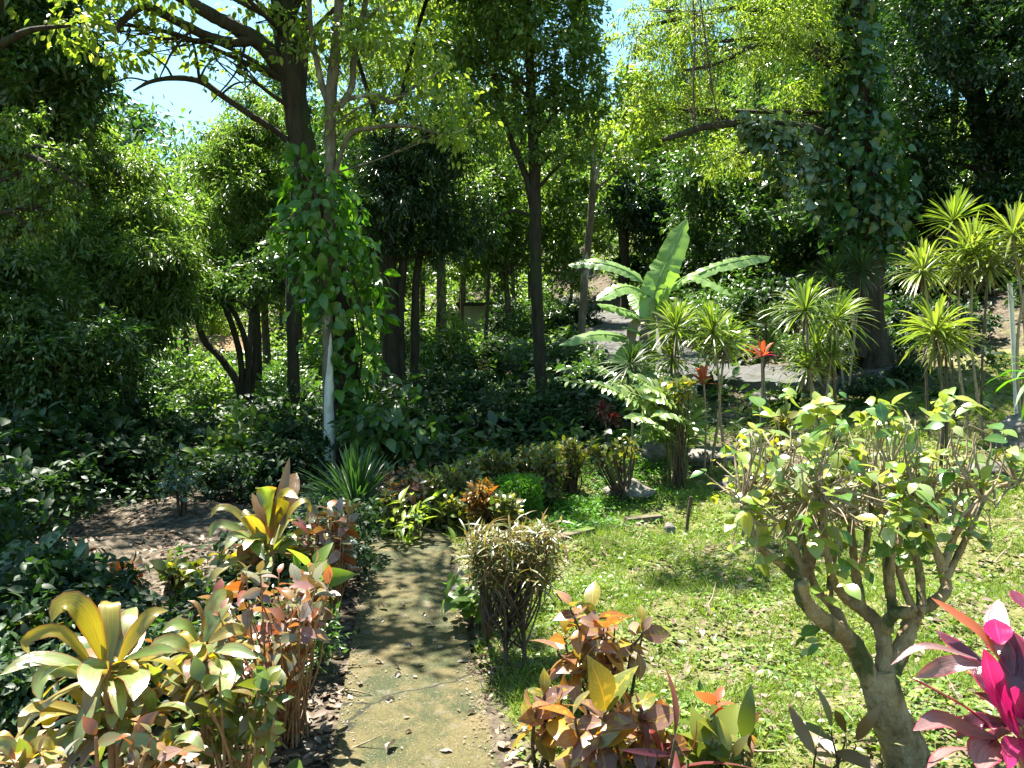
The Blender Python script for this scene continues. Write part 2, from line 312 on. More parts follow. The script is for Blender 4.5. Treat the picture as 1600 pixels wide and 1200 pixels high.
M['timber'] = noise_mat('weathered_timber', [(.07,.055,.035), (.16,.13,.09)], 12, bump=.6, stretch=(.2,1,1), patch=((.08,.12,.02), 5, .55))
M['post'] = noise_mat('pale_post', [(.5,.5,.47), (.66,.66,.62)], 8, bump=.15)
M['concrete_far'] = noise_mat('old_road_concrete', [(.05,.05,.048), (.075,.073,.07), (.10,.098,.092)], 2.5, bump=.3, patch=((.05,.05,.03), 2.2, .55))
M['plaster'] = noise_mat('pale_plaster', [(.30,.30,.30), (.45,.45,.45)], 2, bump=.1)
M['tin'] = noise_mat('bluish_tin', [(.25,.33,.40), (.35,.42,.48)], 3, bump=.1, rough=.5)
M['roof_brown'] = noise_mat('brown_roof', [(.16,.10,.05), (.24,.17,.09)], 6, bump=.3)
M['shade_glass'] = noise_mat('dark_window', [(.01,.012,.015), (.02,.025,.03)], 3, rough=.2, bump=0)
M['flower'] = noise_mat('orange_flower', [(.45,.10,.02), (.5,.22,.03)], 8)
def path_mat():
    m, nt, nd, lk, bs, out = new_mat('mossy_path_concrete')
    tc = nd.new("ShaderNodeTexCoord")
    def nz(s, d=6, r=.6):
        x = nd.new("ShaderNodeTexNoise"); x.inputs['Scale'].default_value = s; x.inputs['Detail'].default_value = d; x.inputs['Roughness'].default_value = r
        lk.new(tc.outputs['Object'], x.inputs['Vector']); return x.outputs[0]
    def rng_(v, a, b):
        x = nd.new("ShaderNodeMapRange"); x.inputs[1].default_value = a; x.inputs[2].default_value = b; lk.new(v, x.inputs[0]); return x.outputs[0]
    def mix(f, a, b, mode='MIX'):
        x = nd.new("ShaderNodeMix"); x.data_type = 'RGBA'; x.blend_type = mode; lk.new(f, x.inputs[0]) if not isinstance(f, float) else setattr(x.inputs[0], 'default_value', f)
        for k, q in ((6, a), (7, b)):
            if isinstance(q, tuple): x.inputs[k].default_value = (*q, 1)
            else: lk.new(q, x.inputs[k])
        return x.outputs[2]
    c = mix(rng_(nz(1.6), .35, .65), (.125,.096,.040), (.062,.062,.018))
    c = mix(rng_(nz(2.6, 9, .7), .5, .6), c, (.034,.044,.012))
    c = mix(rng_(nz(5, 8), .5, .66), c, (.035,.042,.012))
    c = mix(rng_(nz(9, 8), .56, .75), c, (.13,.115,.08))
    c = mix(rng_(nz(70, 4), .35, .75), c, mix(1.0, c, (.45,.42,.36), 'MULTIPLY'))
    c = mix(rng_(nz(160, 2), .62, .72), c, (.24,.21,.16))
    vo = nd.new("ShaderNodeTexVoronoi"); vo.feature = 'DISTANCE_TO_EDGE'; vo.inputs['Scale'].default_value = .55
    vm = nd.new("ShaderNodeMix"); vm.data_type = 'VECTOR'; vm.inputs[0].default_value = .22; n3 = nd.new("ShaderNodeTexNoise"); n3.inputs['Scale'].default_value = 3.5; n3.inputs['Detail'].default_value = 6; lk.new(tc.outputs['Object'], n3.inputs['Vector'])
    lk.new(tc.outputs['Object'], vm.inputs[4]); lk.new(n3.outputs[1], vm.inputs[5]); lk.new(vm.outputs[1], vo.inputs['Vector'])
    c = mix(rng_(vo.outputs['Distance'], .0055, .002), c, (.018,.018,.009))
    lk.new(c, bs.inputs['Base Color']); bs.inputs['Roughness'].default_value = .85; bs.inputs['Specular IOR Level'].default_value = .3
    bp = nd.new("ShaderNodeBump"); bp.inputs['Strength'].default_value = .5; bp.inputs['Distance'].default_value = .012
    lk.new(nz(60, 8, .7), bp.inputs['Height']); lk.new(bp.outputs[0], bs.inputs['Normal'])
    return m
M['path'] = path_mat()
def ground_mat():
    m, nt, nd, lk, bs, out = new_mat('soil_and_moss')
    tc = nd.new("ShaderNodeTexCoord")
    def nz(s, d=6):
        x = nd.new("ShaderNodeTexNoise"); x.inputs['Scale'].default_value = s; x.inputs['Detail'].default_value = d; x.inputs['Roughness'].default_value = .65
        lk.new(tc.outputs['Object'], x.inputs['Vector']); return x.outputs[0]
    def mix(f, a, b):
        x = nd.new("ShaderNodeMix"); x.data_type = 'RGBA'; lk.new(f, x.inputs[0])
        for k, q in ((6, a), (7, b)):
            if isinstance(q, tuple): x.inputs[k].default_value = (*q, 1)
            else: lk.new(q, x.inputs[k])
        return x.outputs[2]
    def rng_(v, a, b):
        x = nd.new("ShaderNodeMapRange"); x.inputs[1].default_value = a; x.inputs[2].default_value = b; lk.new(v, x.inputs[0]); return x.outputs[0]
    r = ramp(nd, [(.022,.017,.011), (.06,.047,.032), (.13,.105,.075), (.25,.215,.165)]); lk.new(rng_(nz(14, 10), .3, .72), r.inputs[0])
    g = ramp(nd, [(.05,.06,.018), (.13,.13,.04), (.26,.22,.14)]); lk.new(rng_(nz(9, 8), .3, .7), g.inputs[0])
    at = nd.new("ShaderNodeAttribute"); at.attribute_name = 'grassy'
    a2 = nd.new("ShaderNodeMath"); a2.operation = 'ADD'; lk.new(at.outputs['Fac'], a2.inputs[0]); lk.new(nz(2.2), a2.inputs[1])
    c = mix(rng_(a2.outputs[0], .95, 1.2), r.outputs[0], g.outputs[0])
    lk.new(c, bs.inputs['Base Color']); bs.inputs['Roughness'].default_value = .95; bs.inputs['Specular IOR Level'].default_value = .2
    bp = nd.new("ShaderNodeBump"); bp.inputs['Strength'].default_value = .9; bp.inputs['Distance'].default_value = .04
    lk.new(nz(25, 10), bp.inputs['Height']); lk.new(bp.outputs[0], bs.inputs['Normal'])
    return m
M['ground'] = ground_mat()

# ------------------------------------------------------------------ the setting: ground, path, road
def grassy(x, y):
    """how much low grass covers the ground (0..1)"""
    right = np.clip((x - path_x(y) - .34) / .25, 0, 1) * np.clip((11.5 - y) / 3, 0, 1)
    up = np.clip((x - 3.2) / 1.5, 0, 1) * np.clip((16 - y) / 3, 0, 1) * .8
    mid = np.clip((x - .3) / .6, 0, 1) * np.clip((21 - y) / 3, 0, 1) * .45
    return np.clip(np.maximum(np.maximum(right, up), mid), 0, 1)
gx = np.linspace(-1, 1, 300); gx = np.sign(gx) * (np.abs(gx)*9 + np.abs(gx)**4 * 66)
gy = np.concatenate([np.linspace(-30, -2, 12), np.linspace(-1.8, 14, 180), 14 + np.linspace(.05, 1, 110)**1.7 * 90])
X, Y = np.meshgrid(gx, gy); Z = H(X, Y)
mb = MB(); nx, ny = len(gx), len(gy); i = np.arange(ny-1)[:, None]*nx; j = np.arange(nx-1)[None]
mb.add(np.stack([X, Y, Z], -1).reshape(-1, 3), np.stack([i+j, i+j+1, i+nx+j+1, i+nx+j], -1).reshape(-1, 4))
ground = tag(mb.build('ground', M['ground']), kind='structure')
at = ground.data.attributes.new('grassy', 'FLOAT', 'POINT'); at.data.foreach_set('value', grassy(X, Y).ravel().astype(np.float32))

def slab(name, centre, width, mat, lift, n=60, drop=.12, wob=0.0):
    c = smooth_path(np.array(centre, float), n); w = smooth_path(np.column_stack([np.asarray(width, float), np.zeros(len(width))]), n)[:, 0]
    t = unit(np.gradient(c, axis=0)); s = np.stack([t[:, 1], -t[:, 0]], 1)
    rows = []
    for u in (-1, -1, -.5, 0, .5, 1, 1):
        q = c + s * (u * w[:, None]/2) * (1 + wob*rng.normal(size=(n, 1))*(abs(u) == 1))
        rows.append(q)
    Zc = [H(q[:, 0], q[:, 1]) for q in rows]
    mean = sum(Zc)/len(Zc); zz = [(mean*.35 + z_*.65 if lift > .05 else np.maximum.reduce(Zc)) + lift for z_ in Zc]
    zz[0] = zz[0] - drop - lift; zz[-1] = zz[-1] - drop - lift
    V = np.stack([np.column_stack([q, z]) for q, z in zip(rows, zz)], 1); k = len(rows)
    i = np.arange(n-1)[:, None]*k; j = np.arange(k-1)[None]; m = MB()
    m.add(V.reshape(-1, 3), np.stack([i+j, i+j+1, i+k+j+1, i+k+j], -1).reshape(-1, 4))
    return tag(m.build(name, mat, smooth=False), kind='structure')
slab('path', [(.55,-3), (.06,0), (-.41,3.06), (-.66,4.7), (-.86,5.93), (-.93,6.6), (-1.05,7.0), (-1.25,7.3)], [.7,.7,.7,.7,.71,.8,.85,.8], M['path'], .03, wob=.012)
slab('road', [(7.2,14.4), (6.2,14.6), (5.2,15.0), (4.2,15.8), (3.6,17.2), (3.3,20), (3.3,23.5), (3.2,28), (2.0,36)], [2.2]*9, M['concrete_far'], .15)

# ------------------------------------------------------------------ trees
def blob_pts(blobs, n, gap=.0, shell=2.0):
    """clump centres in ellipsoids given as (px, py, depth, rx, ry) in pixels, with gaps"""
    C = np.array([P(b[0], b[1], b[2]) for b in blobs]); S = np.array([[b[3]*mpp(b[2]), (b[5] if len(b) > 5 else .5*(b[3]+b[4])*mpp(b[2])), b[4]*mpp(b[2])] for b in blobs])
    wgt = (S.prod(1))**(2/3); wgt /= wgt.sum(); k = rng.choice(len(blobs), n*2, p=wgt)
    d = rvec(n*2); r = rng.random(n*2)**(1/shell)
    off = d * r[:, None]; lump = 1 + .22*np.sin(d[:, :1]*5+k[:, None]) + .18*np.sin(d[:, 2:]*7 + d[:, 1:2]*4 + k[:, None]*2)
    stray = 1 + .35*(rng.random((n*2, 1)) < .16)*rng.random((n*2, 1)); p = C[k] + off * lump * stray * S[k]
    sc = S.mean() ; q = p / max(sc, .3) * 2.6
    nzv = np.sin(q[:,0]*1.7+1.1*np.sin(q[:,2]*1.3)) + np.sin(q[:,1]*1.9+q[:,2]) + np.sin(q[:,2]*2.3+q[:,0]*1.2)
    nzv -= .25; nzv += .8*np.sin(q[:,0]*4.1+2*q[:,2])*np.sin(q[:,2]*3.7+q[:,1]*3.3); ok = nzv > gap - .75
    p, off = p[ok][:n], off[ok][:n]
    return p, unit(off + .2*UP), C, S
def crown(mb, blobs, n, size, T=T_DIA, per=9, spread=None, gap=0., droop=.35, flat=.8, wid=1., shell=2., mat=0, fine=.72):
    sub = []
    for b in blobs:
        sub.append((b[0], b[1] + b[4]*.1, b[2], b[3]*.5, b[4]*.5) + tuple(v*.5 for v in b[5:]))
        dz = b[5] if len(b) > 5 else .5*(b[3]+b[4])*mpp(b[2])
        for k in range(15):
            d = rvec(1)[0]; f = rng.uniform(.18, .42); g_ = rng.uniform(.6, 1.08)
            sub.append((b[0] + d[0]*b[3]*g_, b[1] - d[2]*b[4]*g_, b[2] + d[1]*dz*g_, b[3]*f*rng.uniform(.9, 1.4), b[4]*f*.62, dz*f*1.1))
    blobs = sub
    spread = spread or size*1.5; size = size*fine; n = int(n*1.0/fine**1.75)
    p, out, C, S = blob_pts(blobs, max(4, n // per), gap, shell)
    k = len(p)
    tw = unit(.8*out + .5*rvec(k) - .15*UP); ax = np.repeat(tw, per, 0); tt = rng.random((k*per, 1))     # a leafy twig for each clump
    pos = np.repeat(p, per, 0) + ax*(tt - .3)*spread*1.5 + rng.normal(size=(k*per, 3))*spread*.16
    d = unit(.75*ax + .75*rvec(k*per)*[1,1,.6] - droop*UP)
    nr = unit(flat*UP + .35*ax + .75*rvec(k*per))
    sz = size * rng.uniform(.6, 1.25, k*per)
    scatter(mb, T, pos, d, nr, sz, wid*rng.uniform(.8, 1.2, k*per), mat)
    return p, C, S
def limbs(tb, trunk, blobs, r, tips=None, twigs=4):
    """limbs from the trunk line to the blobs, with twigs to some of the clumps"""
    for b in blobs:
        c = P(b[0], b[1], b[2]); i = np.argmin(np.linalg.norm((trunk - c) * [1, 1, 1.6] + [0, 0, .8], axis=1)); a = trunk[i]
        if np.linalg.norm(c - a) < .15: continue
        m = (a + c)/2 + np.array([0, 0, .1])*np.linalg.norm(c-a) + rng.normal(size=3)*.08*np.linalg.norm(c-a)
        tube(tb, [a, m, c], [r, r*.7, r*.3], 6, 9)
        if tips is not None and len(tips):
            dd = np.linalg.norm(tips - c, axis=1); near = tips[np.argsort(dd)[:40]]
            for q in near[rng.choice(len(near), min(twigs, len(near)), replace=False)]:
                tube(tb, [m + (c-m)*rng.random(), (m+c+q)/3 + rng.normal(size=3)*.1, q], [r*.35, r*.22, r*.08], 4, 6)
def line(pl):
    """[(px, py, depth, radius px)] -> points, radii"""
    return np.array([P(a, b, c) for a, b, c, _ in pl]), np.array([r*mpp(c) for _, _, c, r in pl])
def tree(name, label, base, trunk, branches, blobs, leaf, n, size, T=T_DIA, bark='bark_mid', gap=0., per=9, group=None, droop=.35, cat='tree', flat=.8, lr=.35, shell=2., twigs=4, wid=1., spread=None):
    """base (px, depth); trunk / branches as pixel polylines; blobs of the crown"""
    g = G(*base); o = thing(name, label, cat, g, group)
    tb = MB(); pt, rr = line(trunk)
    pt = np.vstack([g - [0, 0, .15], pt]); rr = np.concatenate([[rr[0]*1.35], rr])
    c = tube(tb, pt, rr, 12, max(14, 5*len(pt)), rough=.05)
    for b in branches:
        q, r2 = line(b); tube(tb, q, r2, 7, 5*len(q), rough=.05)
    cb = MB(); tips, C, S = crown(cb, blobs, n, size, T, per=per, gap=gap, droop=droop, flat=flat, shell=shell, wid=wid, spread=spread)
    limbs(tb, c, blobs, rr[len(rr)//2]*lr, tips, twigs)
    tb.build('trunk', M[bark], o); cb.build('crown', M[leaf], o)
    return o

# the old leaning tree with moss and its long limb
tree('leaning_tree', 'big dark mossy tree leaning left, its lower trunk wrapped in a large leaved vine', (545, 10.6),
     [(543,640,10.6,23),(535,520,10.6,21),(515,400,10.6,20),(490,300,10.6,20),(470,210,10.6,20),(454,100,10.5,19),(441,0,10.5,18),(432,-140,10.5,15),(445,-300,10.5,10)],
     [[(458,125,10.5,15),(430,95,10.4,14),(405,65,10.3,13),(365,42,10.1,11),(320,18,9.9,10),(270,-12,9.7,9),(200,-40,9.4,7)],
      [(405,62,10.3,8),(360,66,10.0,8),(320,55,9.9,8),(270,30,9.7,7),(225,10,9.5,6),(190,35,9.4,5),(182,50,9.3,3)],
      [(492,262,10.6,5),(440,212,10.5,5),(392,180,10.3,5),(345,148,10.1,5),(312,127,10.0,5),(270,122,9.9,4),(235,128,9.8,3),(208,142,9.7,1.5)],
      [(312,127,10,2.5),(305,80,10,2),(292,40,10,1.5)],[(270,122,9.9,2),(255,100,9.8,1.6),(200,60,9.7,1)],[(345,148,10.1,2),(370,130,10,1.5),(400,128,10,1)],
      [(310,128,10,2),(325,100,10,1.5),(352,80,10,1)],[(235,128,9.8,1.5),(200,122,9.7,1.2),(160,135,9.6,.8)],
      [(388,50,10.2,2.5),(370,110,10.1,1.6),(330,160,10,1)],[(300,45,9.8,2.5),(270,80,9.7,1.8),(250,120,9.6,1)],[(330,55,9.9,2),(340,95,9.8,1.5),(390,140,9.8,.8)],
      [(441,20,10.5,7),(500,-40,10.6,5),(580,-90,10.6,4)]],
     [(420,-370,6.5,120,60,.6),(470,-215,7.9,120,60,.7),(360,-300,6.9,110,60,.7),(120,35,9.4,60,40),(230,60,9.8,80,45),(360,95,10,50,30),(200,-60,9.5,160,70),(420,-190,10.5,200,110),(600,-170,10.6,150,90),(400,20,10.3,60,30)],  # leading crown clumps hang out of view, added to shade the path
     'leaf_yellow', 4600, .16, T_OVAL, 'bark_dark', gap=.3, per=6, droop=.6, lr=.2, twigs=9)
# slender trunk with white lichen at the foot
tree('slender_tree', 'slender tall tree with pale peeling lichen on the foot of its straight trunk', (513, 10.1),
     [(513,735,10.1,8),(512,700,10.1,8),(512,600,10.1,8),(513,400,10.1,8.5),(516,250,10.1,8.5),(516,165,10.1,9),(524,80,10.1,8),(530,0,10.1,7),(536,-150,10.1,5),(540,-260,10.1,3)],
     [[(515,170,10.1,5),(500,120,10.1,5),(487,50,10,4),(482,0,10,4),(470,-110,10,3)],[(518,178,10.1,5),(548,140,10.2,5),(553,90,10.2,5),(566,30,10.2,5),(573,-10,10.2,4),(590,-120,10.2,3)],
      [(532,168,10.1,3.5),(545,155,10.1,3.5),(585,148,10.1,3.5),(612,160,10.1,3),(640,140,10,2.5),(690,110,10,1.5)],[(512,330,10.1,3),(540,220,10,4),(580,200,9.9,3.5),(640,197,9.8,3),(700,210,9.8,2),(745,190,9.8,1)],
      [(515,300,10.1,2),(470,330,9.9,1.6),(420,360,9.8,1)],[(530,60,10.1,3),(600,10,10,2),(680,-20,10,1.5)]],
     [(850,-165,8.4,90,60,.6),(790,-230,8.0,80,60,.6),(920,-200,8.7,60,50,.5),(590,60,10.1,110,60),(660,140,10,90,50),(500,-80,10.1,130,80),(710,200,9.8,60,30),(560,180,10.2,50,28),(480,60,10,40,45)],  # leading clumps, above the view, added to throw shade on the lawn
     'leaf_yellow', 3500, .13, T_OVAL, 'bark_lichen', gap=.1, per=6, droop=.6, lr=.2, twigs=8)
o = bpy.data.objects['slender_tree']; pb = MB()                    # bare pale strip of bark low on the trunk
tube(pb, [P(516,742,10.02), P(515,680,10.02), P(514,610,10.03), P(516,560,10.05), P(516,520,10.06)], [.075,.072,.06,.04,.015], 9, 20, rough=.07)
pb.build('bare_bark', M['bark_pale'], o)
# dark stems under a dense crown
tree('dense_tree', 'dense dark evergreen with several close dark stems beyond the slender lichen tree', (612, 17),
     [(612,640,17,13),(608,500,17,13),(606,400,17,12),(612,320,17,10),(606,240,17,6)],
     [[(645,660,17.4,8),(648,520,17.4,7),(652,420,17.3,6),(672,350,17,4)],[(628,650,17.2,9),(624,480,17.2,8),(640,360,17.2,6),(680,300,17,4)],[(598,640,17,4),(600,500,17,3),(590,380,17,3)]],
     [(650,290,17,95,70),(595,300,17,60,70),(715,330,17,60,60),(650,220,17,80,55),(580,240,17.4,50,50),(690,380,17.2,60,40),(600,370,17,50,40),(560,-90,17,190,70,2.2),(740,-120,17.5,120,60,2.0)],  # closing clumps sit above the view, placed to shade the ravine
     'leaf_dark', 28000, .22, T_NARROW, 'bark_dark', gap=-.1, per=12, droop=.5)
tree('canopy_tree', 'dark straight trunk just behind the vine clad leaning tree, its unseen crown added for shade', (458, 13.6), [(458,560,13.6,9),(456,450,13.6,9),(462,300,13.6,8),(470,150,13.6,8),(480,0,13.6,7),(490,-150,13.6,5)],
     [[(475,60,13.6,4),(560,-20,13.8,3),(640,-80,14,2)],[(472,100,13.6,4),(400,0,13.4,3),(330,-80,13.3,2)]],
     [(470,-110,13.5,250,55,1.7),(620,-100,14.6,180,55,1.8),(330,-90,13.2,120,50,1.4),(720,-90,15.2,110,45,1.5)], 'leaf_mid', 17000, .2, T_DIA, 'bark_dark', gap=-.1, per=11)  # whole crown is out of view, added to keep the ravine in shade
# the slim tree by the slope with two stems
tree('tall_tree', 'tall slim tree with a dark flared foot rooted at the edge of the slope', (853, 16),
     [(852,636,16,15),(846,600,16,10),(840,500,16,9.5),(837,400,16,9),(836,300,16,9),(832,200,16,8),(828,100,16,7),(825,0,16,6),(825,-130,16,4)],
     [[(838,390,16,5.5),(828,300,16,5.5),(812,250,16,5),(790,195,16,4),(770,120,16,3)],[(834,220,16,3),(865,180,16,2.5),(900,150,16,2)],[(830,140,16,3),(790,110,16,2.5),(740,95,16,1.5)],
      [(800,133,15.6,2),(830,118,15.6,2),(860,105,15.6,1)],[(836,300,16,3),(870,262,16,2.5),(900,235,16,1.6)],[(838,340,16,2.5),(800,330,16,2),(770,345,16,1.2)]],
     [(830,60,16,110,70),(905,140,16,55,50),(770,40,16,80,60),(880,235,16,70,35),(830,-80,16,150,90),(740,120,16,60,45),(820,170,16,70,45),(910,40,16,35,45)],
     'leaf_light', 14000, .2, T_DIA, 'bark_dark', gap=.15, per=10, droop=.35)
tree('thin_tree', 'thin pale bare stemmed tree with few open branches behind the banana plant', (906, 19.5),
     [(908,540,19.5,6),(914,430,19.5,6),(922,350,19.5,5.5),(927,280,19.5,5),(926,200,19.5,3.5)],
     [[(927,298,19.5,2.5),(950,280,19.5,2),(978,255,19.3,1)],[(927,262,19.5,2.5),(905,255,19.5,2),(875,235,19.6,1)],[(928,290,19.5,2.5),(942,235,19.5,2),(955,205,19.5,1)]],
     [(935,190,19.5,60,18),(980,245,19.4,40,16),(880,228,19.5,40,16),(1000,180,19.6,40,20)], 'leaf_yellow', 700, .22, T_OVAL, 'bark_lichen', gap=.1, per=6, droop=.5, lr=.2)
# the vine clad tree on the right
tree('vine_tree', 'massive tree on the hillside with fluted foot, its trunk hidden by heart leaved climber', (1365, 14),
     [(1364,560,14,30),(1358,510,14,24),(1352,400,14,24),(1346,250,14,22),(1336,120,14,20),(1330,0,14,19),(1322,-150,14,16),(1318,-300,14,10)],
     [[(1332,135,14,7),(1290,95,13.6,6),(1240,72,13.4,5),(1180,72,13.1,4.5),(1120,100,12.9,3),(1070,110,12.8,2)],[(1335,230,14,8),(1260,200,13.8,7),(1180,192,13.6,6.5),(1110,197,13.4,6),(1062,210,13.2,5),(1036,219,13.1,3.5)],
      [(1340,560,13.8,14),(1352,500,13.9,12),(1352,440,14,8)],[(1390,565,13.8,13),(1370,500,13.9,10),(1360,440,14,8)],[(1333,20,14,7),(1400,-40,13.8,6),(1480,-90,13.6,4)]],
     [(1070,70,13.6,90,70),(1190,60,13.2,110,75),(1060,170,13.8,75,50),(1010,40,14,40,50),(1130,250,14.2,70,50),(1270,60,13.6,60,80),(1150,-70,13.6,200,90),(1400,-130,13.8,170,80),(1015,170,14.4,40,60),(1250,180,14.4,60,60)],
     'leaf_yellow', 19000, .145, T_NARROW, 'bark_dark', gap=.0, per=12, droop=.6, lr=.2, twigs=6)

def climber(name, label, pts_, n, size, T, mat, base, spread_px):
    """pts_: (px, py, depth of the trunk axis, radius px the vine stands off)"""
    o = thing(name, label, 'climbing vine', G(*base)); c = smooth_path([P(a, b, d) for a, b, d, _ in pts_], 60); r = smooth_path([[q[3]*mpp(q[2]), 0] for q in pts_], 60)[:, 0]
    wq = r / r.sum(); k = rng.choice(60, n, p=wq); th = rng.uniform(-.35*math.pi, 1.35*math.pi, n) + math.pi     # mostly the near side
    rad = r[k]*rng.uniform(.35, 1.0, n)
    outv = np.stack([np.cos(th), np.sin(th), rng.normal(size=n)*.15], 1)
    pos = c[k] + outv*rad[:, None] + np.stack([np.zeros(n), np.zeros(n), rng.normal(size=n)*.12], 1)
    d = unit(-.7*UP + .55*outv + .75*rvec(n)); nr = unit(.8*outv + .6*UP + .75*rvec(n))
    m = MB(); scatter(m, T, pos, d, nr, size*rng.uniform(.35, 1.35, n), rng.uniform(.75, 1.15, n)); m.build('foliage', M[mat], o)
    sb = MB()
    for q in range(7):
        a = rng.random()*6.28; rr_ = r*.42
        pth = [c[i_] + np.array([math.cos(a + i_*.05), math.sin(a + i_*.05), 0])*rr_[i_] for i_ in range(0, 60, 6)]
        tube(sb, pth, .012, 5, 40)
    sb.build('stem', M['twig_dark'], o)
    return o
climber('climbing_vine', 'dark green heart leaved vine climbing the massive hillside tree', [(1362,405,14,36),(1350,345,13.9,74),(1335,270,13.8,84),(1335,200,13.9,60),(1335,120,13.9,48),(1330,40,13.9,38),(1328,-60,13.9,26)], 2300, .175, T_HEART, 'leaf_vine', (1365,14.0), 1)
climber('hanging_vine', 'pale leaved vine draped over the long bare limb of the massive hillside tree', [(1150,192,13.5,8),(1185,200,13.5,26),(1215,215,13.6,42),(1240,250,13.7,60),(1262,320,13.8,44)], 780, .16, T_HEART, 'leaf_grey', (1262,14.0), 1)
climber('climbing_vine', 'bright big leaved vine climbing the dark leaning tree beside the slender trunk', [(470,250,10.3,30),(500,300,10.2,60),(500,360,10.1,78),(522,420,10.2,80),(535,480,10.3,75),(545,560,10.4,48),(545,640,10.5,30)], 1150, .175, T_BIG, 'leaf_vine_bright', (548,10.3), 1)
for (name, label, pl) in [('liana', 'thin liana hanging straight down from the top of the yellow green crown, with fine rootlets', [(1082,-20),(1086,60),(1083,130),(1087,185)]),
                          ('liana', 'long thin liana that slants right as it falls through the yellow green crown', [(1092,-20),(1102,60),(1112,130),(1122,190)])]:
    m = MB(); tube(m, [P(a, b, 12.4) for a, b in pl], .012, 5, 30)
    for k in range(40):
        t_ = rng.random(); a, b = pl[0]; q = smooth_path([P(a, b, 12.4) for a, b in pl], 50)[int(t_*48)]
        tube(m, [q, q + [rng.normal()*.06, rng.normal()*.05, -.12], q + [rng.normal()*.07, rng.normal()*.05, -.35]], .005, 3, 4)
    tag(m.build(name, M['twig_dark'], origin=P(pl[0][0], pl[0][1], 12.4)), label, 'liana')

# the dark hillside trees on the right
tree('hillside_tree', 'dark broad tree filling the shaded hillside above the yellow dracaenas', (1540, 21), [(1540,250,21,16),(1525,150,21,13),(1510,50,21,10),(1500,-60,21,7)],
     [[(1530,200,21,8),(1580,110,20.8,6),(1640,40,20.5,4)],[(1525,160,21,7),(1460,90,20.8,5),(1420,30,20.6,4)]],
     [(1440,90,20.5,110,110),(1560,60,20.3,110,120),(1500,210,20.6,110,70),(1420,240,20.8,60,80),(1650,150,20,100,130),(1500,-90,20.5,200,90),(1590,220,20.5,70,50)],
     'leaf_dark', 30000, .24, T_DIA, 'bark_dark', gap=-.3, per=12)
tree('hillside_tree', 'shaded leafy tree in the gap between the long bare limb and the hillside', (1170, 23), [(1165,360,23,6),(1160,280,23,5),(1165,200,23,4)],
     [[(1162,300,23,3),(1190,250,23,2.5),(1230,220,23,2)]], [(1120,290,23,70,60),(1220,250,23,70,70),(1250,130,22,70,70),(1170,340,22.5,70,45),(1280,330,22,50,60),(1080,330,24,50,60)],
     'leaf_mid', 14000, .24, T_DIA, 'bark_mid', per=10)
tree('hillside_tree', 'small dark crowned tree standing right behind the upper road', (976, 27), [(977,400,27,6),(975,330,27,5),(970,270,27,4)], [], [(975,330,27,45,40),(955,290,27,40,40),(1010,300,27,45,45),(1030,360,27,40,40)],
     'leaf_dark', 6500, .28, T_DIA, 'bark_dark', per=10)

# the dark mass of trees on the left
tree('feathery_tree', 'tree at the picture edge with feathery drooping yellow green sprays', (-70, 9), [(-75,500,9,16),(-60,300,9,15),(-35,100,9,12),(10,-40,9,9)],
     [[(-50,250,9,7),(20,235,8.6,5),(80,260,8.4,3),(130,300,8.3,1.5)],[(-55,330,9,6),(10,330,8.6,4),(60,370,8.5,2)],[(-30,90,9,7),(40,50,8.8,5),(110,40,8.7,2)]],
     [(20,235,8.7,60,16),(85,268,8.5,50,12),(135,292,8.4,30,9),(30,300,8.6,60,13),(95,320,8.5,40,10),(15,360,8.7,60,14),(70,345,8.5,50,11),(10,190,8.8,60,14),(110,240,8.5,40,9)],
     'leaf_light', 4200, .10, T_DIA, 'bark_dark', gap=.3, per=16, droop=.8, shell=1.2)
tree('shade_tree', 'tall dark leafy tree in the upper corner with blue green shaded leaves', (-160, 12.5), [(-150,600,12.5,20),(-120,400,12.5,18),(-70,200,12.5,14),(-20,60,12.5,10),(30,-60,12.5,7)],
     [[(-90,250,12.5,9),(20,190,12.2,6),(110,140,12,3)],[(-60,170,12.5,8),(30,80,12.3,5),(110,20,12.2,3)]],
     [(50,110,12.2,100,90),(20,10,12.2,110,70),(120,190,12.3,60,70),(40,220,12.6,80,80),(-60,120,12.4,90,120),(110,80,12,50,40),(60,-150,12,200,80,2.0),(-130,-180,6.9,170,90,1.2),(50,-225,6.3,150,90,.9),(-200,-300,7.6,160,90,1.3),(-110,-90,11.5,170,80,1.8)], 'leaf_mid', 30000, .2, T_DIA, 'bark_dark', gap=-.05, per=12)  # clumps above the view are added to shade the left bed
tree('mango_tree', 'rounded dense tree whose narrow glossy leaves catch white glints above the undergrowth', (205, 12.8), [(200,640,12.8,12),(205,520,12.8,11),(190,420,12.8,8),(190,330,12.8,6)],
     [[(203,560,12.8,7),(120,470,12.6,5),(60,440,12.4,3)],[(205,520,12.8,6),(260,440,12.6,4),(290,400,12.5,3)]],
     [(185,440,12.6,100,85),(260,450,12.4,50,55),(195,300,13.2,52,75),(135,225,13.4,42,50),(120,380,12.6,70,70),(235,360,12.8,60,50),(80,470,12.4,90,60),(200,520,12.4,90,45)],
     'leaf_light', 30000, .19, T_NARROW, 'bark_dark', gap=-.2, per=13, droop=.55)
tree('shade_tree', 'low spreading dark tree hanging over the shaded bank near the picture edge', (60, 10.5), [(50,700,10.5,14),(40,600,10.5,12),(60,520,10.5,8)],
     [[(45,620,10.5,7),(130,520,10.3,5),(180,480,10.2,3)],[(42,600,10.5,7),(-40,500,10.3,5)]],
     [(20,420,10.2,90,60),(70,520,10,110,60),(-20,520,10,90,90),(150,560,10.2,80,50),(30,600,10.2,110,50),(-90,420,10.2,90,110)], 'leaf_mid', 17000, .15, T_DIA, 'bark_dark', gap=-.2, per=11)
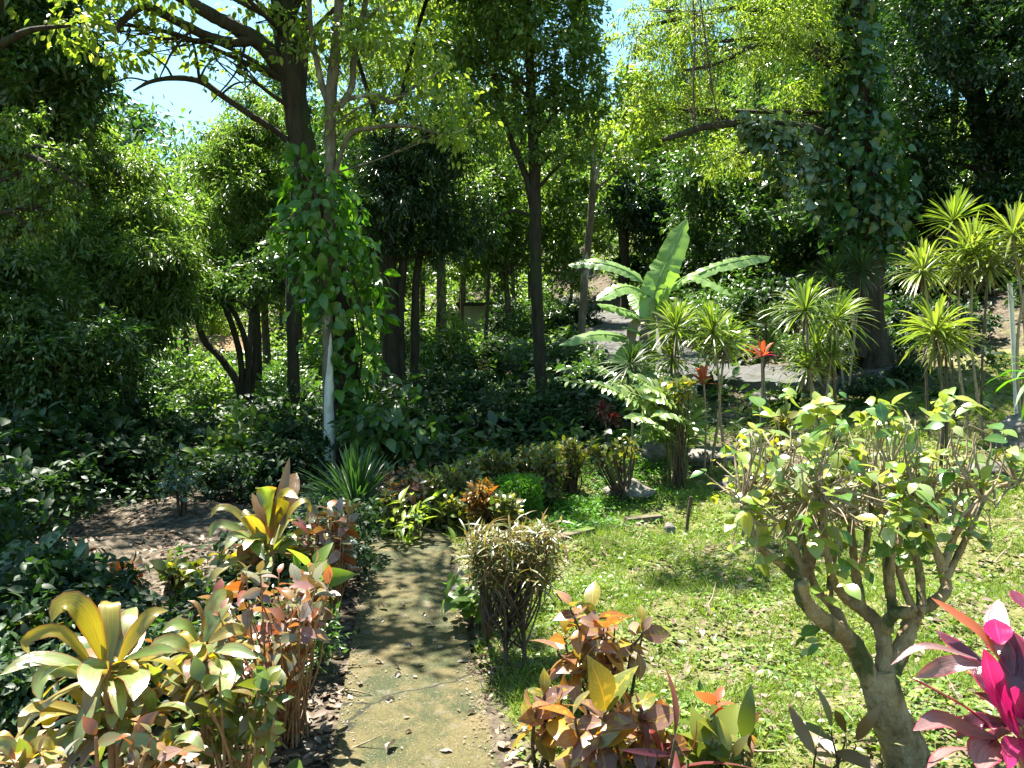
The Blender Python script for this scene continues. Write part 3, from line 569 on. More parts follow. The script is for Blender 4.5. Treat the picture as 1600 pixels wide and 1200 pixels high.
tree('round_tree', 'round crowned evergreen with a sunlit top seen between the mango and the leaning tree', (395, 17.5), [(400,560,17.5,9),(395,460,17.5,9),(385,380,17.5,7),(375,280,17.5,5)],
     [[(392,440,17.5,5),(350,380,17.3,3)],[(392,430,17.5,5),(430,350,17.3,3)]],
     [(365,330,17.3,75,80),(350,230,17.5,50,60),(400,190,17.8,50,45),(330,400,17.3,55,50),(400,400,17.3,60,50),(420,280,17.8,60,80)], 'leaf_light', 20000, .2, T_NARROW, 'bark_dark', gap=-.2, per=13, droop=.55)
tree('forked_tree', 'small tree with four dark stems fanning out of one foot above lit shrubs', (380, 14.5), [(378,640,14.5,7),(372,600,14.5,6),(345,560,14.5,5.5),(318,530,14.5,5),(308,490,14.5,4),(316,455,14.5,3)],
     [[(379,650,14.5,6),(376,560,14.5,5),(352,480,14.4,4.5),(332,462,14.3,4),(312,455,14.2,3)],[(384,655,14.5,5),(388,560,14.5,5),(372,500,14.4,4),(345,460,14.4,3),(330,430,14.4,2)],[(390,655,14.6,4),(398,560,14.6,4),(402,470,14.6,3),(430,430,14.6,2)],[(345,475,14.4,2.5),(370,470,14.3,2),(400,490,14.3,1.5)]],
     [(330,450,14.4,40,24),(400,440,14.6,50,30),(300,480,14.4,25,20),(440,410,14.6,40,40)], 'leaf_mid', 3200, .16, T_DIA, 'bark_dark', per=9)
# lighter trees behind
tree('far_tree', 'sunlit yellow green tree with thin crooked stems beyond the tall slim tree', (790, 25), [(795,500,25,5),(790,420,25,4),(800,370,25,3)], [[(792,450,25,3),(770,390,25,2.5),(765,330,25,2)],[(795,430,25,3),(825,370,25,2),(840,330,25,1.5)]],
     [(785,330,25,70,60),(870,310,25,60,60),(760,400,25.5,60,50),(880,400,25.5,50,60),(740,280,26,50,50)], 'leaf_light', 14000, .26, T_DIA, 'bark_mid', per=10)
tree('far_tree', 'tall pale green tree filling the view above the dense dark evergreen', (690, 22), [(690,500,22,8),(688,350,22,7),(685,200,22,6),(680,80,22,4)], [],
     [(650,110,22,90,70),(740,60,22,90,80),(600,180,22.4,70,60),(740,190,22,60,60),(560,60,22.5,70,80),(680,-30,22,140,70)], 'leaf_yellow', 15000, .27, T_NARROW, 'bark_mid', gap=.2, per=11, droop=.5)
tree('far_tree', 'pale green tree behind the leaning trunk, low under the sky gap', (290, 30), [(288,480,30,5),(284,400,30,4),(280,320,30,3)], [], [(285,330,30,60,55),(240,310,31,40,40),(300,400,30,60,50),(455,170,26,50,70),(440,90,26,40,60)], 'leaf_light', 9000, .3, T_DIA, 'bark_mid', gap=.1, per=10)
tree('far_tree', 'yellow green tree lit from behind at the foot of the narrow sky gap', (970, 33), [(972,400,33,5),(968,320,33,4),(962,240,33,3)], [], [(965,230,33,50,70),(1010,200,33,45,60),(940,340,32,60,45),(990,130,34,30,30),(1040,290,33,50,50)], 'leaf_yellow', 9000, .32, T_DIA, 'bark_mid', gap=.1, per=10)
tree('far_palm', 'distant palm like tree with ragged fronds against the sky gap', (205, 36), [(208,420,36,4),(212,300,36,3.5),(214,200,36,3)], [], [(215,195,36,22,24)], 'leaf_dark', 500, .5, T_NARROW, 'bark_mid', per=8)

# the wooded backdrop: copies of three trees
def small_tree(name, label, h, r, leaf, n, size, group):
    o = thing(name, label, 'tree', (0, 0, 0), group); tb = MB(); c = tube(tb, [(0,0,-.3), (.1,.05,h*.35), (-.1,.1,h*.65), (0,0,h*.9)], [.16,.13,.1,.04], 9, 16, rough=.05)
    cb = MB(); bl = []
    for k in range(9):
        a = rng.random()*6.28; q = np.array([math.cos(a)*r*.6*rng.random()**.5, math.sin(a)*r*.6*rng.random()**.5, h*rng.uniform(.42, .95)])
        tube(tb, [c[int(rng.integers(5, 12))], q*.7 + c[9]*.3, q], [.05,.035,.012], 5, 8)
        K = n//9//10; d = rvec(K); p = q + d*(rng.random(K)**.5)[:, None]*np.array([r*.55, r*.55, h*.2])
        per = 10; pos = np.repeat(p, per, 0) + rng.normal(size=(K*per, 3))*size*.9; ax = np.repeat(d, per, 0)
        scatter(cb, T_DIA, pos, unit(.5*ax + rvec(K*per) - .4*UP), unit(.8*UP + .3*ax + .7*rvec(K*per)), size*rng.uniform(.6, 1.3, K*per))
    tb.build('trunk', M['bark_mid'], o); cb.build('crown', M[leaf], o)
    return o
slim = small_tree('slim_tree', 'slim straight trunked tree with a small high crown in the wood', 11.5, 1.7, 'leaf_light', 3200, .24, 'slim straight trees of the wood')
protos = [small_tree('forest_tree', 'mid green forest tree among others in the wood beyond the garden', 9, 3.0, 'leaf_light', 7000, .30, 'mid green trees of the far wood'),
          small_tree('forest_tree', 'dark green forest tree among others in the wood beyond the garden', 11, 3.2, 'leaf_mid', 8000, .30, 'dark green trees of the far wood'),
          small_tree('forest_tree', 'light green forest tree among others in the wood beyond the garden', 8, 2.6, 'leaf_yellow', 6000, .28, 'light green trees of the far wood')]
used = set()
spots = [(-260,17,1),(-150,22,0),(-30,19,1),(60,27,2),(120,20,1),(250,40,0),(330,34,2),(420,27,0),(470,34,1),(540,24,1),(600,32,0),(660,40,1),(720,34,0),(760,46,1),(830,34,1),(880,42,0),(930,50,2),
         (1010,40,1),(1060,34,0),(1100,44,1),(1160,36,1),(1210,30,0),(1280,27,1),(1330,36,1),(1400,30,1),(1480,32,0),(1560,29,1),(1640,27,0),(1720,22,1),(1800,17,1),(560,52,1),(400,50,0),(200,55,2),(850,60,0),(-80,40,1),(60,48,0),(160,34,0),(290,46,1),(370,42,0),(440,44,0),(500,44,0),(520,60,1),(620,60,0),(460,56,1),(340,60,0),(270,58,0),(120,60,0),(700,56,1),(790,62,0),(950,62,1),(20,34,2),(-200,30,2)]
for px, Yd, k in spots:
    t_ = protos[k] if k not in used else copy_tree(protos[k]); used.add(k)
    s = rng.uniform(.8, 1.1) * (1 if px not in (250, 330, 200) else .75)
    if 930 <= px <= 1010: s *= .7
    t_.location = tuple(G(px, Yd)); t_.rotation_euler = (0, 0, rng.random()*6.28); t_.scale = (s, s, s*rng.uniform(.9, 1.1))

for i_, (px, Yd) in enumerate([(678,21),(757,25),(806,30),(722,29),(1002,34),(1095,27),(1183,25),(1225,28),(385,26),(890,32),(540,33)]):
    t_ = slim if i_ == 0 else copy_tree(slim); s = rng.uniform(.85, 1.15); t_.location = tuple(G(px, Yd)); t_.rotation_euler = (rng.normal()*.04, rng.normal()*.04, rng.random()*6.28); t_.scale = (s*.5, s*.5, s)

# ------------------------------------------------------------------ shrubs and undergrowth
def shrub_mesh(h, r, leaf, n, size, T, stem='twig_dark', ns=7, dome=True, flat=.8, droop=.2, per=7):
    o = bpy.data.objects.new('shrub', None); link(o); sb = MB(); cb = MB(); tips = []
    for k in range(ns):
        a = 6.28*k/ns + rng.random(); rr = r*.75*rng.random()**.5; tip = np.array([math.cos(a)*rr, math.sin(a)*rr, h*rng.uniform(.55, .9)])
        tube(sb, [(math.cos(a)*.04, math.sin(a)*.04, -.06), tip*[.4,.4,.5], tip], [.014, .01, .005], 5, 8)
    K = n//per; d = rvec(K); d[:, 2] = np.abs(d[:, 2])*1.0 - .25; rr = rng.random(K)**.4
    p = np.array([0, 0, h*.5]) + d*rr[:, None]*np.array([r, r, h*.5]); lump = 1 + .2*np.sin(d[:, 0]*6+rng.random()*6)+.2*np.sin(d[:, 1]*7); p = p*[1,1,1]*lump[:, None]
    pos = np.repeat(p, per, 0) + rng.normal(size=(K*per, 3))*size*.6; ax = np.repeat(d, per, 0)
    scatter(cb, T, pos, unit(.7*ax + .8*rvec(K*per) + (.2-droop)*UP), unit(flat*UP + .3*ax + .6*rvec(K*per)), size*rng.uniform(.55, 1.25, K*per), rng.uniform(.8, 1.2, K*per))
    sb.build('stem', M[stem], o); cb.build('foliage', M[leaf], o)
    return o
def place(o, name, label, cat, loc, s=1.0, group=None, rz=None):
    o.name = name; o.location = tuple(float(c) for c in loc); o.rotation_euler = (0, 0, rng.random()*6.28 if rz is None else rz); o.scale = (s, s, s) if np.isscalar(s) else s
    o['label'] = label; o['category'] = cat
    if group: o['group'] = group
    return o
# understory in the shade, sunlit shrubs, three kinds, copied
kinds = [(shrub_mesh(1.0, .75, 'leaf_shaded', 1300, .14, T_OVAL), 'dark glossy shrub in the shaded undergrowth of the wood', 'dark shrubs of the undergrowth'),
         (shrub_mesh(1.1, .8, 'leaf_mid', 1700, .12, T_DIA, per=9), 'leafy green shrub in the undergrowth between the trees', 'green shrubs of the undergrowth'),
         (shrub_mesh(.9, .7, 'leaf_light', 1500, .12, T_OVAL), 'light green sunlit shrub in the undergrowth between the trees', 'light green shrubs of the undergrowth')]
first = [True]*3
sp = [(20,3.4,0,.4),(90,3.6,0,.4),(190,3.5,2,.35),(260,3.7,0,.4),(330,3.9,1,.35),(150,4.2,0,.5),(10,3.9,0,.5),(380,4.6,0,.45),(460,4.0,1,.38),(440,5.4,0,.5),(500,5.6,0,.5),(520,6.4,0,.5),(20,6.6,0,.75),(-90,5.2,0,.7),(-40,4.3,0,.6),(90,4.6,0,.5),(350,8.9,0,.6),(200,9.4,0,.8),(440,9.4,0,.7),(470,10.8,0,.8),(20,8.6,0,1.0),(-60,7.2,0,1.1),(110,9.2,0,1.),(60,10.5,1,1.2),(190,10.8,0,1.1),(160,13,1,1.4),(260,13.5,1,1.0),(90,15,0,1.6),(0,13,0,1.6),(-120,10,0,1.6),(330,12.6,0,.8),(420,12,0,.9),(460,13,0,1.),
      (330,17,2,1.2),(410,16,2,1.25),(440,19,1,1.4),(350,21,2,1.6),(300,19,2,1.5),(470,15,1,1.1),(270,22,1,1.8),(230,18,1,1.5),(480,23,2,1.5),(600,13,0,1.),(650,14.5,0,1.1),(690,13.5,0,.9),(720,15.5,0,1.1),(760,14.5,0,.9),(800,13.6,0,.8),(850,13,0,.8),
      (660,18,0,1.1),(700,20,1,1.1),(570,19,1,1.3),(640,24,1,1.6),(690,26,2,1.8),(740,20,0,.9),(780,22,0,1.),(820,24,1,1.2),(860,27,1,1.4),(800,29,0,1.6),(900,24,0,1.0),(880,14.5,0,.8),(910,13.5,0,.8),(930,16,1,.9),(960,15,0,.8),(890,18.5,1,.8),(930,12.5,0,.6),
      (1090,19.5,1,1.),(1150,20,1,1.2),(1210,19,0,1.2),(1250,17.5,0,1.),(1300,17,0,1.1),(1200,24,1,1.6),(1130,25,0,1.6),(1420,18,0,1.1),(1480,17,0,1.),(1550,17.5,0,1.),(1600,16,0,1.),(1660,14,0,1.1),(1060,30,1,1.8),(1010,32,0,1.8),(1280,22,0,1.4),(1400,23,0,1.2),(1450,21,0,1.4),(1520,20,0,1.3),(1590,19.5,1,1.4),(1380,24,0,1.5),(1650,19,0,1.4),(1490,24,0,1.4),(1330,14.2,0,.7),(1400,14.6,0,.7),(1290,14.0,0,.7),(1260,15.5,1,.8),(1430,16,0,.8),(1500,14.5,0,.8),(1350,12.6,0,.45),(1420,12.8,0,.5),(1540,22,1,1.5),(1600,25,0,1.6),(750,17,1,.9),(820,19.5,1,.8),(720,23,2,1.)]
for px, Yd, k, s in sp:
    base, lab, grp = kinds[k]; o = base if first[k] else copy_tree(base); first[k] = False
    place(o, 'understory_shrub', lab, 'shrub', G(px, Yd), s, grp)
def one(h, r, leaf, n, size, T, name, label, px, Yd, cat='shrub', **k):
    return place(shrub_mesh(h, r, leaf, n, size, T, **k), name, label, cat, G(px, Yd))
one(1.9, .8, 'leaf_light', 2600, .2, T_LONG, 'bamboo_shrub', 'bright bushy shrub with long leaves glowing in front of the pale house', 700, 20.5, droop=.5)
one(1.25, .55, 'leaf_mid', 700, .22, T_OVAL, 'arching_shrub', 'airy green shrub with drooping sprays right behind the spiky clump', 605, 9.9, droop=.6, flat=1.2)
one(.62, .2, 'leaf_grey', 420, .07, T_OVAL, 'small_shrub', 'small whitish green bush standing on the bare brown soil', 282, 7.9)
one(.9, .5, 'leaf_light', 300, .2, T_OVAL, 'sapling', 'thin sapling with sparse bright sprays in the dark below the forked tree', 385, 10.6, flat=1.3)
one(.8, .5, 'leaf_grey', 260, .22, T_OVAL, 'shade_plant', 'low plant whose waxy leaves shine pale grey at the dark bank', 155, 9.6, flat=1.3)

# the fan palm with pale shining hands of leaflets
def fan_palm(label, px, Yd, n, h):
    o = thing('fan_palm', label, 'palm', G(px, Yd)); g = np.array(o.location); fb = MB(); sb = MB()
    for k in range(n):
        a = rng.random()*6.28; q = g + [math.cos(a)*.7*rng.random()**.5, math.sin(a)*.5*rng.random(), h*rng.uniform(.35, 1)]; tube(sb, [g + rng.normal(size=3)*[.05,.05,0], (g+q)/2 + [0,0,.1], q], .006, 4, 8)
        ax = unit(np.array([math.cos(a)*.9, math.sin(a)*.6 - .35, .1])); sd = unit(np.cross(ax, UP)); nl = 9
        for t in np.linspace(-1.35, 1.35, nl):
            d = unit(ax*math.cos(t) + sd*math.sin(t) - .3*UP); L = .3*rng.uniform(.8, 1.1)
            ribbon(fb, [q, q + d*L*.5, q + d*L - UP*.08], .05, 5, N=UP + .3*rng.normal(size=3), fold=.2)
    sb.build('stem', M['stem_green'], o); fb.build('foliage', M['leaf_grey'], o)
fan_palm('fan palm whose shining leaf hands stand out white in the shade', 265, 11.4, 17, .95)
fan_palm('low fan palm with greyer leaf hands next to the shining fan palm', 205, 11.0, 11, .7)

# ------------------------------------------------------------------ far buildings and posts
def box(mb, lo, hi, mat=0):
    x0, y0, z0 = lo; x1, y1, z1 = hi
    V = [(x0,y0,z0),(x1,y0,z0),(x1,y1,z0),(x0,y1,z0),(x0,y0,z1),(x1,y0,z1),(x1,y1,z1),(x0,y1,z1)]
    mb.add(V, [(0,3,2,1),(4,5,6,7),(0,1,5,4),(1,2,6,5),(2,3,7,6),(3,0,4,7)], None, mat)
g = G(762, 31); o = thing('garden_house', 'small pale house half hidden by trunks beyond the ravine', 'house', g); zt = P(762, 478, 31)[2]
m = MB(); box(m, [g[0]-1.0, g[1], g[2]-1.2], [g[0]+1.0, g[1]+3, zt]); m.build('wall', M['plaster'], o, smooth=False)
m = MB(); box(m, [g[0]-1.3, g[1]-.4, zt+.003], [g[0]+1.3, g[1]+3.3, zt+.12]); m.build('roof', M['bark_dark'], o, smooth=False)
m = MB(); box(m, [g[0]+.1, g[1]-.03, zt-.95], [g[0]+.55, g[1]+.02, zt-.25]); m.build('window', M['shade_glass'], o, smooth=False)
g = P(478, 548, 40); g[2] = h1(g[0], g[1]); o = thing('shed', 'far bluish shed glimpsed low between the trunks', 'shed', g); zt = P(478, 530, 40)[2]
m = MB(); box(m, g + [-1.1, 0, -.5], [g[0]+1.1, g[1]+2, zt]); m.build('wall', M['tin'], o, smooth=False)
m = MB(); box(m, [g[0]-1.3, g[1]-.3, zt+.003], [g[0]+1.3, g[1]+2.3, zt+.12]); m.build('roof', M['roof_brown'], o, smooth=False)
g = P(325, 560, 32); g[2] = h1(g[0], g[1]); zt = P(325, 548, 32)[2]; o = thing('thatched_hut', 'far open hut with a brown roof behind the lit shrubs', 'hut', g)
m = MB(); a = np.array([g[0]-1.6, g[1], zt]); m.add([a, a+[3.2,0,0], a+[3.2,2.4,0], a+[0,2.4,0], a+[.8,1.2,.7], a+[2.4,1.2,.7]], [(0,1,5,4),(2,3,4,5),(0,3,2,1)]); m.add([a, a+[0,2.4,0], a+[.8,1.2,.7]], [(0,2,1)]); m.add([a+[3.2,0,0], a+[3.2,2.4,0], a+[2.4,1.2,.7]], [(0,1,2)]); m.build('roof', M['roof_brown'], o, smooth=False)
for sx in (.2, 3.0):
    for sy in (.2, 2.2):
        m = MB(); tube(m, [[a[0]+sx, a[1]+sy, g[2]-.4], [a[0]+sx, a[1]+sy, zt]], .06, 8, 4); m.build('post', M['timber'], o)
def post(name, label, cat, base, top, r, mat):
    m = MB(); b = np.array(base); t = np.array(top); tube(m, [b - [0,0,.2], (b+t)/2, t], r, 9, 8); return tag(m.build(name, M[mat], origin=b), label, cat)
g = G(1592, 10.6); post('white_post', 'slim white post leaning slightly on the slope among yellow dracaenas', 'post', g, P(1578, 442, 10.6), .032, 'post')
g = G(1149, 25); post('lamp_post', 'thin pale pole in the shaded wood above the upper road', 'pole', g, P(1147, 318, 25), .05, 'post')
g = G(1070, 8.0); post('stake', 'short dark stake stuck upright in the lawn near a small rock', 'stake', P(1070, 842, 7.55)*[1,1,0] + [0,0,h1(*P(1070,842,7.55)[:2])], P(1080, 776, 7.55), .018, 'twig_dark')
b = P(818, 722, 12.5); post('cane', 'thin pale cane leaning in the dark hollow behind the hedge', 'cane', [b[0], b[1], h1(b[0], b[1])], P(768, 660, 12.9), .012, 'twig')

# ------------------------------------------------------------------ rocks, timber edging
def rock(label, px, py, Yd, sx, sy, sz, group=None):
    q = P(px, py, Yd); n = 18; th = np.linspace(0, 2*np.pi, n, endpoint=False); ph = np.linspace(-1.2, 1.5, 11); m = MB()
    Tt, Pp = np.meshgrid(th, ph); d = np.stack([np.cos(Pp)*np.cos(Tt), np.cos(Pp)*np.sin(Tt), np.sin(Pp)], -1); f = rng.random(6)*6
    l = 1 + .16*np.sin(d[..., 0]*4+f[0]) + .13*np.sin(d[..., 1]*5+f[1]) + .14*np.sin(d[..., 2]*6+f[2]) + .07*np.sin(d[..., 0]*11+f[3])*np.sin(d[..., 1]*9+f[4]) + .02*rng.normal(size=Tt.shape)
    V = d * l[..., None] * [sx, sy, sz]; i = np.arange(10)[:, None]*n; j = np.arange(n)[None]; j2 = (j+1) % n
    m.add(V.reshape(-1, 3) + [q[0], q[1], h1(q[0], q[1]) + sz*.35], np.stack([i+j, i+j2, i+n+j2, i+n+j], -1).reshape(-1, 4)); k = m.n
    m.add(np.vstack([V[-1], V[-1].mean(0)]) + [q[0], q[1], h1(q[0], q[1]) + sz*.35], [[a, (a+1) % n, n] for a in range(n)])
    return tag(m.build('rock', M['rock'], origin=[q[0], q[1], h1(q[0], q[1])]), label, 'rock', group)
rock('long flat grey boulder in the slope under the ginger fronds', 1118, 728, 10.2, .42, .26, .2)
rock('dark rounded boulder at the foot of the ginger clump', 1025, 722, 10.4, .16, .16, .24)
rock('brown weathered boulder half buried below the small dark croton', 985, 775, 9.0, .34, .25, .16)
rock('low mossy boulder just below the long flat boulder', 1150, 770, 9.2, .32, .2, .12)
rock('small round dark stone lying on the lawn by the stake', 1046, 826, 7.7, .08, .07, .07)
rock('grey boulder at the roadside below the curve of the upper road', 1190, 625, 13.4, .3, .2, .12)
rock('large pale boulder at the picture edge behind the pruned tree', 1590, 690, 9.4, .3, .3, .3)
rock('flat stone set in the soil near the edge boulder behind the pruned tree', 1550, 740, 8.6, .3, .22, .08)
rock('broken dark stone bordering the path beside the narrow leaved shrub', 716, 895, 5.75, .08, .1, .07)
rock('small dark stone at the path corner before the hedge', 712, 915, 5.5, .05, .07, .05)
rock('pale rounded stone beneath the spiky clump', 482, 765, 8.4, .13, .12, .14)
for px, py, Yd, s, lb in [(890,560,20,.5,'mossy stone at the top of the bank beside the tall slim tree'),(880,580,19,.4,'mossy stone in the bank just below another mossy stone'),(905,610,17.5,.4,'mossy stone low in the bank behind crimson blades')]:
    rock(lb, px, py, Yd, s, s*.7, s*.6)
for lb, a, b, Ya, Yb in [('mossy timber edging laid across the lawn', (868,856), (925,848), 6.9, 7.1), ('half buried timber edging further up the lawn', (978,826), (1032,815), 7.9, 8.0)]:
    q, r2 = P(*a, Ya), P(*b, Yb); q[2] = h1(q[0], q[1]) + .03; r2[2] = h1(r2[0], r2[1]) + .03; m = MB(); d = unit(r2-q); s = np.cross(UP, d)
    V = [q - s*.06 - UP*.12, r2 - s*.06 - UP*.12, r2 + s*.06 - UP*.12, q + s*.06 - UP*.12, q - s*.06 + UP*.04, r2 - s*.06 + UP*.04, r2 + s*.05 + UP*.035, q + s*.05 + UP*.045]
    m.add(V, [(0,3,2,1),(4,5,6,7),(0,1,5,4),(1,2,6,5),(2,3,7,6),(3,0,4,7)]); tag(m.build('timber_edging', M['timber'], smooth=False, origin=q), lb, 'timber')

# ------------------------------------------------------------------ large leaved plants traced leaf by leaf
def crop(x0, y0, s): return lambda p: (x0 + p[0]/s, y0 + p[1]/s)
def blades(mb, tf, s, Y, leaves, mats, spread=.3, wf=1.0, n=11, fold=.22, wob=.03):
    """leaves: (points in the crop's pixels, width, material name[, depth of the tip])"""
    for lf in leaves:
        p, w, mt = lf[:3]; p = [tf(q) for q in p]; L = np.hypot(np.diff([a for a, _ in p]), np.diff([b for _, b in p])).sum()*mpp(Y)
        dz = lf[3] if len(lf) > 3 else rng.uniform(-1, 1)*spread*L
        k = len(p); pt = [P(a, b, Y + dz*(i/(k-1))**1.3) for i, (a, b) in enumerate(p)]
        ribbon(mb, pt, w/s*mpp(Y)*wf, n, fold=fold, mat=mats.index(mt), wob=wob, cols=5)
def rosette(mb, c, axis, n, L, W, p0, p1, mat=0, droop=.5, nseg=8, fold=.2):
    """n blades about a point, from p0 (steep) to p1 (flat or hanging) degrees from the axis"""
    axis = unit(axis); a = unit(np.cross(axis, [.3, 1, .1])); b = np.cross(axis, a)
    for i in range(n):
        th = i*2.39996 + rng.normal()*.25; f = (i+.5)/n; ph = R(p0 + (p1-p0)*f + rng.normal()*6)
        d = axis*math.cos(ph) + (a*math.cos(th) + b*math.sin(th))*math.sin(ph); l = L*rng.uniform(.75, 1.1)
        q = [c, c + d*l*.4, c + d*l*.75 - UP*droop*l*.14, c + d*l - UP*droop*l*.42]
        ribbon(mb, q, W*rng.uniform(.8, 1.1), nseg, N=axis*1.0 + UP*.3 + .15*rng.normal(size=3), fold=fold, mat=(mat if np.isscalar(mat) else int(rng.choice(mat))))
CM = ['cord_yellow', 'cord_green', 'cord_brown']
def cordyline(label, base, Y, tf, s, leaves, stems, extra):
    o = thing('cordyline', label, 'cordyline', G(*base)); m = MB(); g = np.array(o.location)
    blades(m, tf, s, Y, leaves, CM, wf=1.15)
    for (c, n, L, W, p0, p1) in extra: rosette(m, P(*tf(c), Y + .05), UP, n, L, W, p0, p1, [0, 1, 1, 2], droop=.9)
    m.build('leaf_rosette', [M[k] for k in CM], o); sb = MB()
    for st in stems: pp = [P(*tf(q), Y) for q in st]; tube(sb, [np.array([pp[0][0], pp[0][1], h1(pp[0][0], pp[0][1]) - .05])] + pp, np.linspace(.016, .011, len(pp)+1), 8, 20, rough=.06)
    sb.build('stem', M['stem_red'], o)
    return o
y_, g_, b_ = CM
cordyline('large golden cordyline with broad backlit leaves in the near corner of the bed', (175, 2.75), 2.7, crop(0, 800, 3), 3, [
    ([(510,720),(515,600),(512,470),(520,425),(545,440)], 85, y_, .15), ([(490,710),(450,590),(405,490),(340,425),(275,440),(240,515)], 100, y_, -.12),
    ([(430,720),(370,640),(285,560),(190,565),(115,610),(140,672)], 55, y_, -.1), ([(430,760),(330,708),(200,690),(100,712),(0,765)], 75, g_, -.15),
    ([(530,720),(555,600),(595,500),(640,445)], 90, g_, .2), ([(550,715),(600,620),(660,530),(720,470),(790,462)], 62, y_, .15),
    ([(480,790),(455,730),(425,760),(430,865)], 105, g_, -.25), ([(545,770),(600,758),(640,790),(625,885)], 110, g_, -.2),
    ([(400,775),(300,738),(215,755),(185,820),(200,885)], 75, g_, -.1), ([(585,690),(680,660),(760,645),(830,655)], 50, g_, -.1),
    ([(470,970),(330,925),(200,915),(120,950),(88,1035)], 60, y_, -.2), ([(430,1050),(250,1045),(100,1075),(-10,1145)], 62, g_, -.2), ([(330,1000),(260,1080),(225,1195)], 80, g_, -.25),
    ([(470,710),(425,640),(385,585)], 110, b_, .2), ([(540,700),(600,640),(630,560),(625,500)], 95, y_, .25), ([(560,760),(600,660),(610,620)], 60, y_, .1), ([(230,880),(225,960),(230,1030)], 60, y_, -.1),
    ([(480,730),(400,700),(330,720)], 60, g_, .15), ([(560,900),(640,850),(700,880),(720,960)], 70, g_, .1), ([(520,740),(640,700),(720,740),(740,820)], 70, g_, .2)],
    [[(525,1100),(515,950),(500,850),(510,715)], [(560,1150),(540,1000),(530,860)]], [((505,760),16,.30,.062,45,115), ((540,1000),14,.28,.055,45,115), ((430,960),10,.24,.05,40,110), ((640,960),12,.24,.05,40,110)])
cordyline('green and gold cordyline with hanging leaves beside the largest golden one', (322, 2.95), 2.95, crop(0, 800, 3), 3, [
    ([(955,610),(995,490),(1045,400),(1095,378)], 95, g_, .2), ([(940,610),(950,520),(920,435),(880,415)], 40, b_, .0), ([(930,610),(880,540),(820,530),(760,565)], 62, g_, -.1),
    ([(900,650),(820,615),(740,640),(735,730)], 80, g_, -.1), ([(920,600),(925,650),(935,710)], 75, y_, -.2), ([(980,610),(1080,555),(1160,560)], 60, y_, .1), ([(1000,650),(1100,645),(1205,685)], 58, g_, -.05),
    ([(930,720),(885,735),(865,800)], 90, g_, -.2), ([(960,715),(1020,720),(1050,790),(1040,870)], 90, g_, -.25), ([(1010,700),(1080,720),(1100,800)], 100, g_, -.1), ([(1050,930),(1062,1010),(1060,1140)], 95, g_, -.15),
    ([(890,860),(895,920),(890,980)], 80, g_, -.15), ([(980,620),(1030,540),(1075,470)], 70, y_, .2), ([(760,840),(820,840),(870,890)], 50, y_, -.1), ([(1100,790),(1140,830),(1140,880)], 40, y_, .0), ([(920,650),(860,680),(820,760),(810,830)], 75, g_, .1)],
    [[(960,1150),(955,900),(950,640)], [(985,1100),(975,850),(960,660)]], [((950,690),14,.28,.06,40,110), ((970,860),13,.25,.055,45,115), ((1060,720),9,.22,.05,40,105)])
cordyline('tall bronze and gold cordyline behind the copper shrubs', (424, 4.6), 4.6, crop(280, 660, 4), 4, [
    ([(590,720),(620,560),(655,400),(690,215)], 62, b_, .1), ([(600,650),(640,540),(660,440),(745,475)], 85, y_, -.1), ([(560,650),(575,540),(535,420),(478,415)], 115, g_, -.15),
    ([(540,730),(500,640),(450,575),(385,595)], 125, y_, -.15), ([(520,770),(440,650),(340,550),(240,535),(195,595)], 52, y_, -.1), ([(500,770),(400,690),(300,640),(220,645),(188,725)], 55, g_, -.1),
    ([(610,750),(660,620),(730,520),(800,490),(822,565)], 52, y_, .1), ([(640,770),(720,700),(800,675),(845,725)], 42, y_, .0), ([(530,810),(430,720),(350,715),(285,795)], 85, g_, -.2), ([(560,800),(520,735),(480,755),(535,860)], 90, g_, -.25),
    ([(600,900),(640,820),(700,750),(745,765)], 100, g_, -.1), ([(520,910),(430,810),(395,900)], 110, b_, -.1), ([(500,940),(380,880),(270,855),(185,895)], 62, g_, -.1), ([(520,840),(300,835),(200,825),(172,885)], 36, y_, -.05),
    ([(640,640),(685,430),(735,315)], 105, b_, .25), ([(690,870),(760,815),(825,830)], 62, g_, -.1), ([(560,760),(590,600),(640,470)], 95, b_, .0), ([(530,700),(500,560),(455,440)], 70, b_, .1), ([(620,800),(720,780),(800,850)], 70, g_, .1), ([(560,820),(450,790),(370,830)], 80, y_, .1)],
    [[(575,1000),(570,900),(580,760)], [(620,1000),(600,900),(585,800)]], [((575,820),20,.42,.08,30,112), ((560,930),12,.34,.07,50,115)])

cordyline('small olive cordyline low at the left picture edge, under the largest golden one', (35, 2.5), 2.45, crop(0, 800, 3), 3, [([(100,1200),(60,1120),(10,1080),(-60,1100)], 60, g_), ([(110,1200),(150,1110),(210,1080),(260,1130)], 60, y_), ([(105,1200),(110,1130),(90,1060)], 62, g_)],
    [[(105,1250),(105,1200)]], [((105,1190),12,.22,.05,30,105)])
cordyline('small green cordyline between the two larger ones near the picture bottom', (255, 2.6), 2.55, crop(0, 800, 3), 3, [([(760,1180),(700,1090),(620,1070),(560,1130)], 62, g_), ([(770,1180),(830,1080),(900,1060),(960,1120)], 62, g_), ([(765,1180),(770,1090),(800,1020)], 65, y_)],
    [[(765,1250),(765,1190)]], [((765,1170),12,.22,.05,30,105)])

